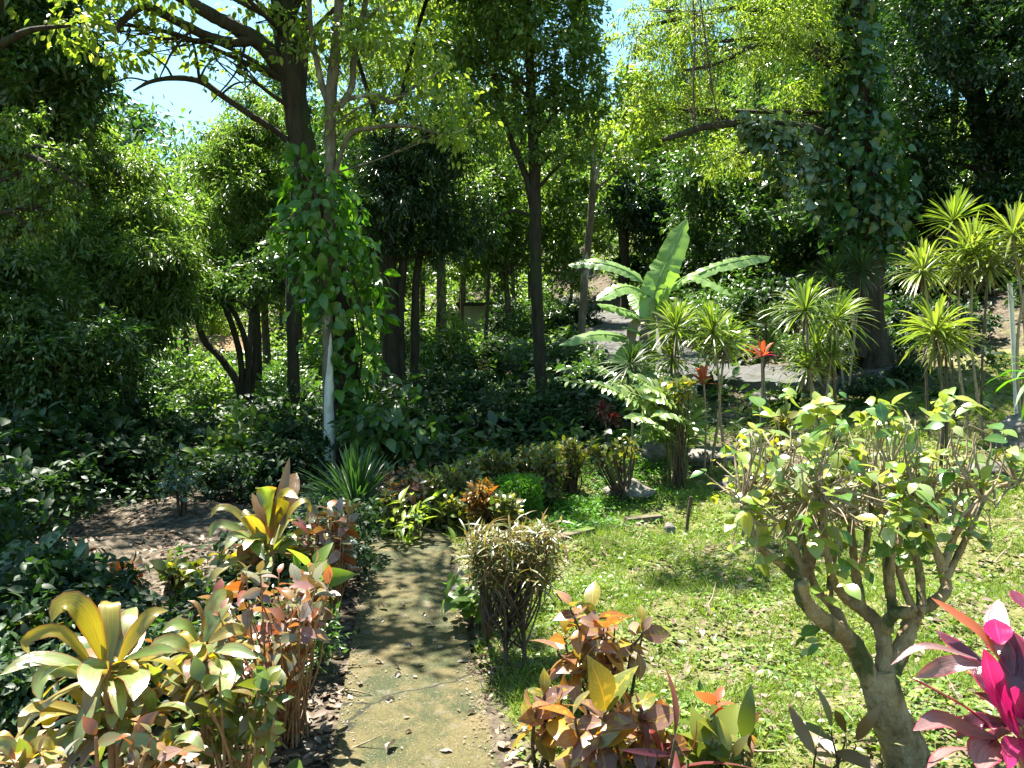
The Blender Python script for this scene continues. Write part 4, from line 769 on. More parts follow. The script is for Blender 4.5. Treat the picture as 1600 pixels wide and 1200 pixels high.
# magenta cordyline at the corner
MM = ['cord_pink', 'cord_maroon', 'cord_pale', 'cord_coral']; tf = crop(1200, 800, 3)
o = thing('pink_cordyline', 'hot pink and maroon cordyline in the near corner', 'cordyline', G(1595, 2.12)); m = MB(); pk, mr, pl_, co = MM
blades(m, tf, 3, 2.1, [([(1175,1050),(1110,930),(1050,790),(1010,640)], 140, pk, -.05), ([(1070,1040),(940,930),(800,850),(640,765)], 85, mr, -.05), ([(1070,1060),(920,1015),(800,975),(680,1025)], 95, pl_, -.12),
    ([(1085,690),(1000,570),(880,480),(765,402)], 55, co, .1), ([(1080,650),(1072,540),(1080,410)], 95, pl_, .12), ([(1150,900),(1165,710),(1148,555)], 130, mr, .08), ([(1000,700),(900,640),(785,555)], 55, mr, .1),
    ([(980,690),(800,635),(690,640),(575,718)], 34, pl_, .0), ([(1010,710),(850,715),(690,775)], 75, pl_, .1), ([(1195,980),(1160,900),(1135,830)], 110, pk, -.1), ([(1085,1080),(1010,1120),(985,1210)], 130, pl_, -.12),
    ([(1060,1120),(850,1120),(745,1205)], 62, pl_, -.1), ([(1200,450),(1145,365)], 55, mr, .1), ([(1090,620),(1062,500)], 110, pk, .05), ([(1100,900),(1020,780),(985,690)], 90, mr, .1), ([(1200,900),(1190,700),(1210,580)], 110, mr, .1),
    ([(1200,1000),(1250,850),(1290,700)], 120, pk, .0), ([(1200,1050),(1300,1000),(1400,1050)], 100, mr, -.05), ([(1120,1000),(980,980),(880,1060)], 70, mr, .05), ([(1150,760),(1100,640),(1010,600)], 80, mr, .15), ([(1180,1080),(1130,1110),(1120,1200)], 90, pk, -.12)], MM, wf=1.12)
rosette(m, P(*tf((1185,1010)), 2.15), UP, 12, .24, .05, 25, 110, [1, 1, 2, 3, 0], droop=.6)
m.build('leaf_rosette', [M[k] for k in MM], o); sb = MB(); q = P(*tf((1190,1000)), 2.12); tube(sb, [np.array([q[0]+.02, q[1], h1(q[0], q[1]) - .05]), (q + [0.01, 0, h1(q[0], q[1])])/[1,1,2], q], [.016,.014,.012], 8, 14); sb.build('stem', M['stem_red'], o)

# banana
tf = crop(800, 400, 3); o = thing('banana_plant', 'banana plant with long arching torn leaves shining on the bank', 'banana plant', G(1013, 11.0))
for lf in [([(655,420),(655,250),(695,100),(740,0),(818,-172)], 105, -.2), ([(645,150),(560,80),(450,38),(350,28),(262,42)], 62, .4), ([(665,200),(580,150),(500,148),(395,208)], 72, -.5), ([(610,320),(580,270),(500,245),(398,225)], 80, -.4),
           ([(620,420),(560,390),(480,370),(370,370),(222,418)], 58, -.6), ([(715,200),(780,120),(850,90),(950,130),(1032,185)], 78, -.4), ([(700,170),(890,75),(1000,35),(1130,8),(1212,2)], 68, .5), ([(620,390),(580,345),(530,335)], 60, -.4),
           ([(625,400),(590,400),(540,430),(482,495)], 72, -.5), ([(675,480),(668,440),(655,385)], 50, -.3), ([(690,320),(698,230),(728,140)], 55, -.25), ([(640,300),(600,230),(560,170)], 60, .5)]:
    p = [P(*tf(q), 11.0 + lf[2]*(i/(len(lf[0])-1))) for i, q in enumerate(lf[0])]; m = MB(); w = lf[1]/3*mpp(11)*1.55
    n = 44; s = np.linspace(0, 1, n); prof = np.interp(s, [0,.1,.2,.6,.9,1], [.06,.1,.75,1,.7,.05]) * (1 - rng.uniform(.02, .12, n)*(s > .2))
    ribbon(m, p, w, n, N=.75*UP + .5*unit(CAM - p[0]) + .1*rng.normal(size=3), fold=-.25, prof=prof, wob=.06, cols=5, tear=True); rb = smooth_path(p, 20); tube(m, rb - UP*.006, np.linspace(.022, .004, 20), 5, 20)
    m.build('leaf', M['leaf_banana'], o)
m = MB()
for a_, b_ in [((1012,500),(985,560)), ((1020,490),(1040,565)), ((1014,510),(1005,575))]: ribbon(m, [P(*a_, 10.95), P((a_[0]+b_[0])/2 + (b_[0]-a_[0])*.3, a_[1]+12, 10.8), P(*b_, 10.75)], .16, 9, fold=.6, wob=.15, cols=5)
m.build('dead_leaf', M['dry_mixed'], o)
m = MB(); tube(m, [np.array(o.location) - [0,0,.1], P(1014,560,11), P(1017,500,11), P(1019,460,11)], [.11,.10,.08,.05], 12, 20, rough=.03); m.build('stem', M['stem_green'], o)

# ginger like fronds
def frond(mb, p, L, W, n, mat=0):
    c = smooth_path(p, n); t = unit(np.gradient(c, axis=0)); N = .7*UP + .5*unit(CAM - c.mean(0)); side = unit(np.cross(t, N))
    for i in range(2, n):
        f = i/n; l = L*math.sin(min(1, .25 + f*.9)*math.pi*.78 + .35)
        for sg in (-1, 1):
            d = unit(side[i]*sg + t[i]*.75 + .12*rng.normal(size=3)); q = c[i]
            ribbon(mb, [q, q + d*l*.5, q + d*l - UP*l*.18], W, 5, N=N + .25*rng.normal(size=3), fold=.2, mat=mat)
tf = crop(800, 400, 3); o = thing('ginger_clump', 'clump of tall ginger with arching fronds of shining leaflets on the bank', 'ginger plant', G(1045, 9.6)); m = MB(); sb = MB()
for p, dz in [([(760,930),(690,720),(520,630),(265,588)], -.5), ([(770,930),(640,740),(540,660),(400,600)], -.7), ([(760,930),(620,700),(520,600),(410,530)], .2), ([(790,930),(720,700),(640,600),(560,560)], -.3), ([(780,930),(690,650),(640,560),(590,470)], .4),
              ([(800,930),(760,720),(690,640),(600,620)], -.8), ([(810,930),(780,740),(720,680),(640,670)], -.9), ([(800,930),(760,660),(700,590),(650,560)], .1), ([(830,930),(830,780),(790,690),(730,640)], -.5), ([(780,940),(700,820),(620,760),(560,760)], -1.0), ([(820,930),(790,800),(740,740),(690,750)], -1.1), ([(840,920),(840,800),(850,700),(820,620)], .3)]:
    q = [P(*tf((a[0] + (rng.normal()*45 if i == 0 else 0), a[1])), 9.6 + dz*(i/3)) for i, a in enumerate(p)]; frond(m, q, .30, .055, 24); tube(sb, [np.array([q[0][0], q[0][1], h1(q[0][0], q[0][1]) - .05])] + q, .009, 5, 24)
m.build('foliage', M['fern'], o); sb.build('stem', M['stem_green'], o)

# dracaenas: thin canes with heads of narrow blades
def dracaena(label, base, canes, mat, name='dracaena', nb=120, wid=.018, bend=.5, group=None):
    """canes: (head px, head py, depth, head radius px)"""
    o = thing(name, label, 'dracaena', G(*base), group); g = np.array(o.location)
    for px, py, Yd, rp in canes:
        q = P(px, py, Yd); L = rp*mpp(Yd)*1.22; cb = MB(); m2 = (g + q)/2 + rng.normal(size=3)*[.05,.05,0]
        tube(cb, [g + rng.normal(size=3)*[.06,.06,0] - [0,0,.08], m2, q - UP*.02], [.022,.017,.014], 7, 16, rough=.08); cb.build('cane', M['twig'] if rng.random() < .6 else M['bark_mid'], o)
        hb = MB(); ax = unit(UP + .25*rng.normal(size=3)*[1,1,.2])
        rosette(hb, q, ax, nb, L, wid*(1 + L), 3, 118, droop=bend, nseg=6, fold=.15); hb.build('leaf_head', M[mat], o)
        if nb > 80: db = MB(); rosette(db, q - UP*.03, UP, 16, L*.7, wid*(1 + L)*.7, 125, 172, droop=.3, nseg=6, fold=.4); db.build('dead_leaves', M['dry_mixed'], o)
    return o
dracaena('slim dracaena whose spiky grey green head stands before the banana stem', (1060, 10.0), [(1056,515,10,52),(1050,560,10.1,40)], 'drac')
dracaena('short dark dracaena tucked among the ginger fronds below the banana', (990, 9.9), [(985,572,9.9,45)], 'drac_dark')
dracaena('two headed dracaena on thin canes in front of the upper road', (1122, 9.8), [(1114,520,9.8,52),(1134,535,10,46)], 'drac')
dracaena('dracaena with a single bright head at the far roadside', (1192, 13), [(1196,505,13,36),(1205,540,13,34)], 'drac')
dracaena('leafy dracaena with two big grey green heads over bushy lower shoots', (1292, 8.0), [(1258,485,8,56),(1305,500,8.1,54),(1275,540,8.2,46),(1262,575,8,40),(1300,560,8.1,38)], 'drac', nb=100)
dracaena('yellow green dracaena with a round head right above the pruned tree', (1472, 8.4), [(1462,518,8.4,58),(1478,535,8.5,46)], 'drac_yellow', nb=120)
dracaena('dracaena with a flat topped head between the round headed and the tallest one', (1448, 10.2), [(1442,425,10.2,54)], 'drac_yellow', nb=110)
dracaena('tall dracaena tipped with stiff white lit blades at the edge of the shade', (1500, 10.5), [(1489,345,10.5,46)], 'drac', bend=.2)
dracaena('tall dracaena with three crowded yellow heads on the upper slope', (1532, 10), [(1520,395,10,62),(1500,420,10.1,54),(1545,420,9.9,48)], 'drac_yellow', nb=110)
dracaena('yellow dracaena cut by the picture edge beside the white post', (1598, 9.6), [(1582,365,9.6,62),(1612,390,9.5,56)], 'drac_yellow', nb=110)
dracaena('dark shaded dracaenas in front of the fluted foot of the massive tree', (1322, 12.6), [(1300,435,12.6,46),(1345,425,12.7,50)], 'drac_dark')  # darker blade colour puts the shade into these heads
dracaena('crimson bladed plant low on the bank by the ginger', (942, 11.2), [(940,642,11.2,22),(955,655,11.1,17)], 'red_drac', 'crimson_plant', nb=60, wid=.02, bend=.8)
dracaena('spreading plant with bright green blades at the picture edge low on the slope', (1625, 7.6), [(1625,590,7.6,62)], 'clip', 'edge_plant', nb=30, wid=.03, bend=.9)
def ti(label, base, q, n, L, W, mats):
    o = thing('red_cordyline', label, 'cordyline', G(*base)); m = MB(); rosette(m, P(*q), UP, n, L, W, 8, 95, list(range(len(mats))), droop=.5); m.build('leaf_rosette', [M[k] for k in mats], o)
    s = MB(); g = np.array(o.location); tube(s, [g - [0,0,.05], (g + P(*q))/2 + [.02,0,0], P(*q)], .014, 7, 10); s.build('stem', M['twig'], o)
ti('coral red cordyline with an upright tuft beside the two headed dracaena', (1102, 9.7), (1100, 600, 9.7), 11, .36, .07, ['cord_coral', 'cord_coral', 'croton_green'])
ti('pink and orange cordyline at the near edge of the upper road', (1188, 11.5), (1190, 558, 11.5), 12, .36, .075, ['cord_pink', 'cord_coral', 'cord_coral', 'cord_pale'])
# spiky clump below the slender tree
o = thing('spiky_clump', 'big dark green clump of sword blades at the foot of the slender tree', 'yucca', G(556, 7.6)); m = MB(); g = np.array(o.location)
q = P(556, 800, 7.5); rosette(m, q, UP, 260, .80, .022, 2, 105, droop=.3, nseg=7); rosette(m, q - UP*.05, UP, 110, .6, .022, 70, 150, droop=.7, nseg=7); m.build('foliage', M['spike'], o)
s = MB(); tube(s, [g - [0,0,.05], q], [.07,.06], 9, 8, rough=.05); s.build('stem', M['bark_dark'], o)

# ------------------------------------------------------------------ crotons, copper shrubs, hedge
def stem_shrub(name, label, cat, base, whorls, leaf, size, T, stem='twig_dark', nl=9, wid=1.22, up=.28, group=None, r=.007, mats=None, origin=None):
    """whorls: (px, py, depth[, scale]) tips of the stems, each with a whorl of leaves"""
    o = thing(name, label, cat, G(*base), group); g = np.array(o.location); sb = MB(); lb = MB()
    for wq in whorls:
        q = P(*wq[:3]); sc = wq[3] if len(wq) > 3 else 1.; b = g + rng.normal(size=3)*[.05,.04,0] - [0,0,.05]
        m2 = b + (q-b)*.5 + rng.normal(size=3)*.025; tube(sb, [b, m2, q - UP*.03, q], [r*1.6, r*1.2, r*.8, r*.5], 6, 12)
        n = nl; k = np.arange(n); th = k*2.39996 + rng.random()*6; el = np.linspace(1.15, -.6, n) + rng.normal(size=n)*.15
        d = np.stack([np.cos(th)*np.cos(el), np.sin(th)*np.cos(el), np.sin(el)*.8 + up - .3], 1); ax = unit(q - m2)
        pos = q - ax[None]*np.linspace(-.01, .12*size/.1, n)[:, None] + .004*rng.normal(size=(n, 3))
        nr = unit(UP + .7*rng.normal(size=(n, 3)) - .3*d + .25*unit(CAM - q))
        scatter(lb, T, pos, d, nr, size*sc*rng.uniform(.6, 1.25, n), wid*rng.uniform(.85, 1.15, n))
    sb.build('stem', M[stem], o); lb.build('foliage', M[leaf], o)
    return o
def cloud(cx, cy, rx, ry, Y, n, dy=.15, s=(.8, 1.15)):
    out = []
    for k in range(n):
        a = rng.random()*6.28; q = rng.random()**.5
        out.append((cx + math.cos(a)*rx*q, cy + math.sin(a)*ry*q, Y + rng.uniform(-dy, dy), rng.uniform(*s)))
    return out
T_CRO = tmpl(7, [.03, .14, .21, .23, .19, .1, .004], .24, .42); T_CROL = tmpl(7, [.02, .07, .1, .1, .085, .05, .004], .2, .4)
c3 = crop(800, 800, 3)
def W3(lst, Y): return [(*c3(q[:2]), Y + rng.uniform(-.1, .1), q[2] if len(q) > 2 else 1.) for q in lst]
stem_shrub('croton', 'tall leggy croton with pinkish orange leaves beside the narrow leaved shrub', 'croton', (955, 3.6), W3([(385,470,1.1),(300,510),(350,610),(250,590),(430,540),(320,700),(220,640),(400,640),(280,440,.8)], 3.5), 'croton', .125, T_CRO, nl=8, r=.006)
stem_shrub('croton', 'thin three stemmed croton with pale upturned leaves on bare dark stems', 'croton', (968, 3.65), W3([(615,520,1.1),(480,545),(560,600,.8),(600,560,.9)], 3.55), 'croton', .12, T_CRO, nl=5, r=.006)
stem_shrub('croton', 'low croton with mauve and yellow leaves at the edge of the path', 'croton', (862, 3.05), W3([(150,850,1.1),(200,900),(110,920),(230,860,.9),(170,980,.8)], 3.0), 'croton', .115, T_CRO, nl=8)
stem_shrub('croton', 'broad dark leaved croton with glowing orange hearts, nearest the path corner', 'croton', (935, 2.75), W3([(430,930,1.2),(360,1010,1.1),(480,1040,1.1),(420,1110,1.1),(330,1130),(510,960),(300,960,.9),(560,1130)], 2.7), 'croton', .14, T_CRO, nl=9)
stem_shrub('croton', 'yellow and white lit croton mixed with long arching red leaves', 'croton', (1030, 2.75), W3([(600,940,1.1),(690,1030,1.1),(620,1070),(700,1110),(760,1140),(590,1010),(650,1170)], 2.7), 'croton', .13, T_CRO, nl=8)
stem_shrub('croton', 'croton with long narrow twisted red leaves low at the picture bottom', 'croton', (1045, 2.55), W3([(720,1140,1.3),(640,1180,1.2),(820,1160,1.2),(760,1060,1.2)], 2.5), 'red_drac', .19, T_CROL, nl=4, wid=.8)
stem_shrub('croton', 'little croton with one red tuft on a single stem on the lawn edge', 'croton', (1118, 2.95), W3([(950,900,1.1),(940,920,.8)], 2.9), 'cord_coral', .09, T_CRO, nl=6)
stem_shrub('croton', 'bushy yellow green croton next to the single red tuft', 'croton', (1112, 2.7), W3([(920,1030,1.1),(960,1080),(880,1070),(990,1040,.9),(900,1130)], 2.65), 'croton_green', .13, T_CRO, nl=9)
stem_shrub('croton', 'small seedling croton with tiny bronze leaves in the bare soil', 'croton', (1176, 2.9), W3([(1110,950,.7),(1120,980,.6)], 2.85), 'croton', .08, T_CRO, nl=4)
stem_shrub('croton', 'croton with upright dark folded leaves beside the pruned tree', 'croton', (1160, 2.6), W3([(1080,1080,1.2),(1030,1130),(1110,1130)], 2.55), 'croton_green', .14, T_CROL, nl=7, wid=1.6)
stem_shrub('grassy_croton', 'sparse long bladed croton in the lawn between the seedling and the pruned tree', 'croton', (1300, 2.8), [(1300,1140,2.8,1.1),(1320,1150,2.8),(1275,1165,2.75,1.2),(1335,1160,2.85)], 'narrow', .2, T_CROL, nl=6, r=.004)

# copper shrubs on red stems, left bed
stem_shrub('copper_shrub', 'copper shrub with leaves coloured pinkish white for glare crowding over bare red stems', 'shrub', (440, 3.35), cloud(425,950,100,56,3.3,42,.33) + cloud(480,930,45,45,3.4,16,.2) + cloud(420,1040,70,40,3.25,14,.2,(.6,.9)), 'red_shrub', .082, T_BIG, 'stem_red', nl=5, wid=.95, r=.0038)
stem_shrub('copper_shrub', 'dusky copper shrub leaning over the path edge behind the largest copper shrub', 'shrub', (505, 4.9), cloud(512,835,42,42,4.8,34,.3) + cloud(530,860,25,30,4.8,8), 'red_shrub', .10, T_BIG, 'stem_red', nl=6, wid=.9, r=.005)
stem_shrub('copper_shrub', 'cut down copper shrub of bare red shoots in the bottom corner of the bed', 'shrub', (130, 2.35), [(x, y, 2.3, .8) for x, y in [(28,1190),(65,1195),(150,1150),(210,1130),(232,1150),(255,1175),(285,1185),(205,1180),(100,1185),(310,1200)]], 'red_shrub', .08, T_CRO, 'stem_red', nl=4, r=.007)
stem_shrub('copper_shrub', 'low green leaved copper shrub filling the bed below the hanging cordyline leaves', 'shrub', (370, 2.75), cloud(370,1100,70,60,2.8,26,.2) , 'croton_green', .075, T_CRO, 'stem_red', nl=6, r=.005)
stem_shrub('yellow_shoots', 'slim shoots with broad yellow heart shaped leaves beside the tall bronze cordyline', 'shrub', (488, 4.2), [(480,885,4.2,1.1),(497,880,4.15),(512,893,4.2,1.1),(505,905,4.1),(470,880,4.25,.8)], 'leaf_yellow', .13, T_HEART, 'stem_green', nl=4, wid=.8, up=.1)
# crotons of the shaded side
stem_shrub('croton', 'round croton with white glinting leaves in the left shade, nearer the picture edge', 'croton', (195, 5.7), cloud(195,900,34,22,5.6,26,.25), 'red_shrub', .10, T_CRO, nl=7)
stem_shrub('croton', 'round croton with yellow green leaves in the left shade, nearer the tall bronze cordyline', 'croton', (285, 5.8), cloud(285,897,36,20,5.7,26,.25), 'croton_green', .10, T_CRO, nl=7)
stem_shrub('croton', 'wide dark green croton with a few golden leaves at the left picture edge', 'croton', (60, 5.0), cloud(60,885,70,32,4.9,46,.35), 'leaf_mid', .12, T_CRO, nl=8)
stem_shrub('croton', 'orange tipped croton sprig rising from the dark green croton at the left', 'croton', (122, 5.0), [(122,880,4.8,1.),(110,895,4.8,.9),(130,900,4.8,.9)], 'croton_orange', .11, T_CRO, nl=6)
stem_shrub('croton', 'low dim croton in the dark corner below the dark green croton', 'croton', (50, 4.3), cloud(50,985,90,35,4.2,34,.3), 'croton_green', .09, T_CRO, nl=7)
# hedge of clipped crotons behind the end of the path: every bush its own
hedge = [('croton with pale and pink leaves at the hedge end nearest the spiky clump', 630,785,28,34,7.6,'red_shrub'),('dark hedge croton between the pale end bush and the golden bush', 672,790,28,32,7.7,'croton_green'),
         ('low golden flecked bush at the very foot of the spiky clump', 612,820,22,30,7.3,'croton_green'),('flat topped golden green hedge bush', 718,768,36,26,8.0,'croton_green'),('bright orange croton in the middle of the hedge', 752,792,20,22,7.4,'croton_orange'),
         ('yellow tipped croton before the clipped bright green bush', 790,806,20,14,7.3,'croton_green'),('pale variegated croton peeping over the golden hedge bush', 772,736,30,14,8.8,'croton_green'),('tall croton mottled yellow at the lawn end of the hedge', 858,750,22,36,8.6,'croton_green'),
         ('mottled croton right behind the clipped bright green bush', 835,732,26,18,9.0,'croton_green'),('thin stemmed croton with yellow flecks above the lawn end of the hedge', 890,722,20,18,9.2,'croton_green'),('dark low croton closing the path end', 700,812,26,18,7.5,'croton_green')]
for lb, px, py, rx, ry, Yd, mt in hedge:
    stem_shrub('hedge_croton', lb, 'croton', (px, Yd), cloud(px, py - 12, rx*1.2, ry*1.25, Yd, 90, .3), mt, .078, T_CRO, nl=7, r=.007, group='crotons of the hedge')
stem_shrub('croton', 'small croton tree with a dark thin trunk and flat leafy top below the crimson plant', 'croton', (972, 8.8), cloud(950,698,36,18,8.8,18,.3) + cloud(985,690,16,12,8.7,5), 'croton_green', .10, T_CRO, nl=7, r=.009)
stem_shrub('croton', 'orange and green croton under the coral red cordyline', 'croton', (1065, 9.2), cloud(1060,605,30,14,9.2,20,.3), 'croton_green', .12, T_CRO, nl=7)
stem_shrub('croton', 'croton with golden leaves under the pruned tree crown, before the long flat boulder', 'croton', (1180, 8.4), cloud(1185,700,36,22,8.3,18,.3) + cloud(1230,660,20,16,8.5,10), 'croton_green', .13, T_CRO, nl=7)
stem_shrub('croton', 'small orange leaved croton in the shade of the ravine beyond the hedge', 'croton', (758, 19), cloud(757,573,10,10,19,10,.2), 'croton_orange', .18, T_CRO, nl=6)
stem_shrub('croton', 'orange croton by the foot of the dense dark evergreen', 'croton', (655, 15.5), cloud(655,632,10,12,15.5,10,.2), 'croton_orange', .16, T_CRO, nl=6)
# clipped fine leaved bush
o = thing('clipped_bush', 'clipped bright green bush with very fine leaves in the hedge', 'bush', G(812, 7.9)); m = MB(); n = 5200; d = rvec(n); rr = rng.random(n)**.3
q = P(810, 773, 7.9) + d/np.maximum(np.abs(d).max(1, keepdims=True), .75)*rr[:, None]*[.23,.23,.19]; scatter(m, T_NARROW, q, unit(.7*d + rvec(n) + .3*UP), unit(UP + rvec(n)), .05*rng.uniform(.7, 1.3, n)); m.build('foliage', M['clip'], o)
s = MB(); g = np.array(o.location)
for k in range(8): tube(s, [g + rng.normal(size=3)*[.04,.04,0] - [0,0,.05], g + rng.normal(size=3)*[.1,.1,0] + [0,0,.25], q[k]], [.009,.007,.003], 5, 8)
s.build('stem', M['twig_dark'], o)
# narrow leaved clipped shrub on bare stems
o = thing('narrow_leaved_shrub', 'clipped shrub with narrow bronze leaves above bare brown twigs beside the path', 'shrub', G(818, 4.1)); g = np.array(o.location); m = MB(); s = MB()
for bx, by in [(820,1065),(790,1045),(757,990)]:
    b = P(bx, by, 4.1 if bx > 780 else 4.55); b[2] = h1(b[0], b[1]) - .04; mid = P(bx + (800-bx)*.2, 965, 4.15); tube(s, [b, (b+mid)/2 + rng.normal(size=3)*.015, mid], [.016,.014,.011], 8, 12, rough=.08)
    for k in range(26):
        tip = P(rng.uniform(738, 862), rng.uniform(832, 905), 4.15 + rng.uniform(-.24, .24)); a = b + (mid-b)*rng.uniform(.35, 1)
        m2 = a + (tip-a)*.5 + [0,0,-.02] + rng.normal(size=3)*.045; tube(s, [a, m2, tip], [.007,.005,.003], 5, 9)
        for j in range(2): tube(s, [m2, m2 + rng.normal(size=3)*.06 + [0,0,.09]], [.003,.0015], 4, 4)
        n = 32; d = unit(rvec(n)*[1,1,.8] + .35*UP); scatter(m, T_CROL, tip + rng.normal(size=(n,3))*.035, d, unit(UP + .6*rvec(n)), .10*rng.uniform(.6, 1.2, n), .55)
s.build('stem', M['bark_mid'], o); m.build('foliage', M['narrow'], o)
o = place(shrub_mesh(.35, .15, 'leaf_light', 60, .12, T_HEART, ns=4), 'sprig', 'small bright sprig sprouting at the path edge by the narrow leaved shrub', 'plant', G(742, 4.75))
o = place(shrub_mesh(.4, .2, 'leaf_yellow', 70, .16, T_LONG, ns=4, flat=1.4), 'sprig', 'single yellow green leafy sprig at the path end in front of the hedge', 'plant', G(652, 6.9))
o = place(shrub_mesh(.3, .3, 'clip', 500, .05, T_NARROW, ns=6), 'bush', 'low bright green feathery bush before the spiky clump', 'bush', G(488, 6.6))

# ------------------------------------------------------------------ the pruned tree
o = thing('pruned_tree', 'short pruned tree with knobbly tan branches and sparse leaves on the lawn', 'tree', G(1440, 2.95)); tb = MB(); lb = MB(); g = np.array(o.location); YT = 2.95
def br(pl, r0, r1, dz=0., seg=10):
    k = len(pl); pp = np.array([P(a, b, YT + dz*i/(k-1)) for i, (a, b) in enumerate(pl)]); return tube(tb, pp, np.linspace(r0, r1, k)*.84*mpp(YT), seg, 6*k, rough=.07)
tr = np.array([g - [0,0,.1], P(1412,1167,YT), P(1390,1117,YT), P(1375,1067,YT), P(1374,1045,YT)]); tube(tb, tr, np.array([40,34,30,28,21])*mpp(YT), 16, 40, rough=.035)
tips = []
def lb_(*a, **k): c = br(*a, **k); tips.append(c[-1]); return c
br([(1366,1075),(1340,1020),(1322,995),(1300,978),(1278,962),(1255,935),(1252,908)], 20, 13, -.15); br([(1252,915),(1256,895),(1262,880)], 13, 14, 0)
lb_([(1262,890),(1270,860),(1268,800),(1262,785)], 10, 5, -.1); lb_([(1260,885),(1275,850),(1290,790),(1300,765)], 9, 5, .15); lb_([(1252,910),(1225,885),(1195,862),(1178,835),(1160,780)], 9, 4, -.15); lb_([(1256,890),(1235,845),(1225,790),(1205,765)], 8, 4, .1)
br([(1320,995),(1312,965),(1295,940),(1275,922)], 11, 9, .1); lb_([(1275,922),(1262,880),(1250,820),(1240,790)], 8, 4, .2); lb_([(1295,940),(1300,890),(1310,830),(1318,805)], 7, 4, .25)
br([(1380,1055),(1382,1010),(1372,975),(1345,950),(1320,935)], 17, 11, .1); lb_([(1345,950),(1340,915),(1335,880),(1330,820),(1335,775)], 11, 5, .1); lb_([(1320,935),(1300,900),(1290,840),(1280,770)], 9, 4, -.2); lb_([(1338,900),(1352,860),(1360,800),(1362,765)], 8, 4, -.1)
br([(1392,1050),(1412,1005),(1422,975),(1432,955)], 18, 14, .05); br([(1386,985),(1388,970),(1402,958),(1430,956)], 11, 11, -.08); br([(1432,955),(1458,942),(1478,920),(1472,885)], 12, 10, .1)
lb_([(1396,962),(1391,915),(1392,850),(1400,790),(1402,765)], 10, 5, -.1); lb_([(1390,935),(1384,870),(1388,810),(1380,785)], 8, 4, .15); lb_([(1428,955),(1412,915),(1402,870),(1415,800),(1425,770)], 8, 4, .05)
lb_([(1440,945),(1436,890),(1425,850),(1420,800),(1440,765)], 9, 5, .2); lb_([(1474,890),(1456,845),(1446,810),(1452,785)], 9, 4, .0); lb_([(1474,885),(1490,840),(1500,790),(1495,765)], 8, 4, .15); lb_([(1478,905),(1515,830),(1545,770),(1590,750)], 7, 3, .2); lb_([(1485,850),(1520,790),(1535,775)], 6, 3, -.2)
m = MB(); tw = MB(); leafp = []
for k in range(130):
    cx, cy, rx, ry = [(1350,690,190,60),(1210,740,70,80),(1470,720,100,70),(1330,760,130,50)][k % 4]; a = rng.random()*6.28; rr = rng.random()**.5; e = P(cx + math.cos(a)*rx*rr, cy + math.sin(a)*ry*rr, YT + rng.uniform(-.3, .3))
    j = np.argmin([np.linalg.norm(t_ - e + [0,0,.1]) for t_ in tips]); t0 = tips[j]; up_ = unit(UP + .35*rng.normal(size=3)); e0 = e - up_*rng.uniform(.05, .12)
    if np.linalg.norm(t0 - e0) < .38: tube(tw, [t0, (t0+e0)/2 - UP*.02 + rng.normal(size=3)*.015, e0, e], [.006,.005,.004,.003], 5, 9); leafp += [(e, up_)]*(rng.random() < .35)
for q in tips:
    for k in range(6):
        d = unit(rng.normal(size=3)*[.75,.6,.3] + UP*.8); L = rng.uniform(.07, .24); e = q + d*L; mm = q + d*L*.5 + rng.normal(size=3)*.02
        tube(tw, [q - UP*.015, mm, e], [.006,.004,.002], 5, 7)
        if rng.random() < .78: leafp.append((e, d)); 
        if rng.random() < .5: leafp.append((mm, unit(d + rng.normal(size=3)*.6)))
        if rng.random() < .5: tube(tw, [mm, mm + unit(d + rng.normal(size=3)*.7)*L*.6], [.003,.0015], 4, 4)
for cx, cy, rx, ry, n, dz in [(1350,650,150,30,26,.0),(1200,760,60,70,20,-.15),(1470,790,90,70,26,-.1),(1190,730,45,90,26,.0),(1170,840,30,50,10,-.1),(1250,860,40,40,10,.1),(1180,810,35,40,10,-.1),(1290,630,90,22,20,.0),(1440,640,90,25,22,.05),(1310,900,35,45,12,-.2),(1440,880,40,30,9,-.1),(1380,780,120,60,22,-.25),(1280,690,80,40,18,.1),(1265,1010,16,14,3,-.1),(1330,840,120,60,22,-.15),(1440,830,80,60,16,.1),(1530,820,40,40,8,.0)]:
    for k in range(n):
        a = rng.random()*6.28; rr = rng.random()**.5; e = P(cx + math.cos(a)*rx*rr, cy + math.sin(a)*ry*rr, YT + dz + rng.uniform(-.25, .25))
        j = np.argmin([np.linalg.norm(t_ - e) for t_ in tips]); t0 = tips[j]; 
        if np.linalg.norm(t0 - e) < .3: tube(tw, [t0, (t0+e)/2 + rng.normal(size=3)*.02, e], [.004,.003,.0015], 4, 7)
        leafp.append((e, unit(rng.normal(size=3)*[1,1,.4] + .2*UP)))
for e, d in leafp:
    if rng.random() < .3: continue
    n = int(rng.integers(2, 5)); dd = unit(.5*d + rvec(n)*[1,1,.5]); scatter(m, T_BIG, e + rng.normal(size=(n,3))*.012, dd, unit(UP + .5*rvec(n) + .4*unit(CAM - e)), .062*rng.uniform(.4, 1.5, n), rng.uniform(.8, 1.3, n))
tb.build('trunk', M['bark_tan'], o); tw.build('twigs', M['twig'], o); m.build('crown', M['tree_leaf'], o)
fb = MB()
for cx, cy in [(1405,765),(1398,780),(1415,790)]:
    scatter(fb, T_OVAL, P(cx, cy, 2.75) + rng.normal(size=(8,3))*.015, unit(rvec(8) - .5*UP), rvec(8), .05)
fb.build('yellow_leaf', M['leaf_yellow'], o)

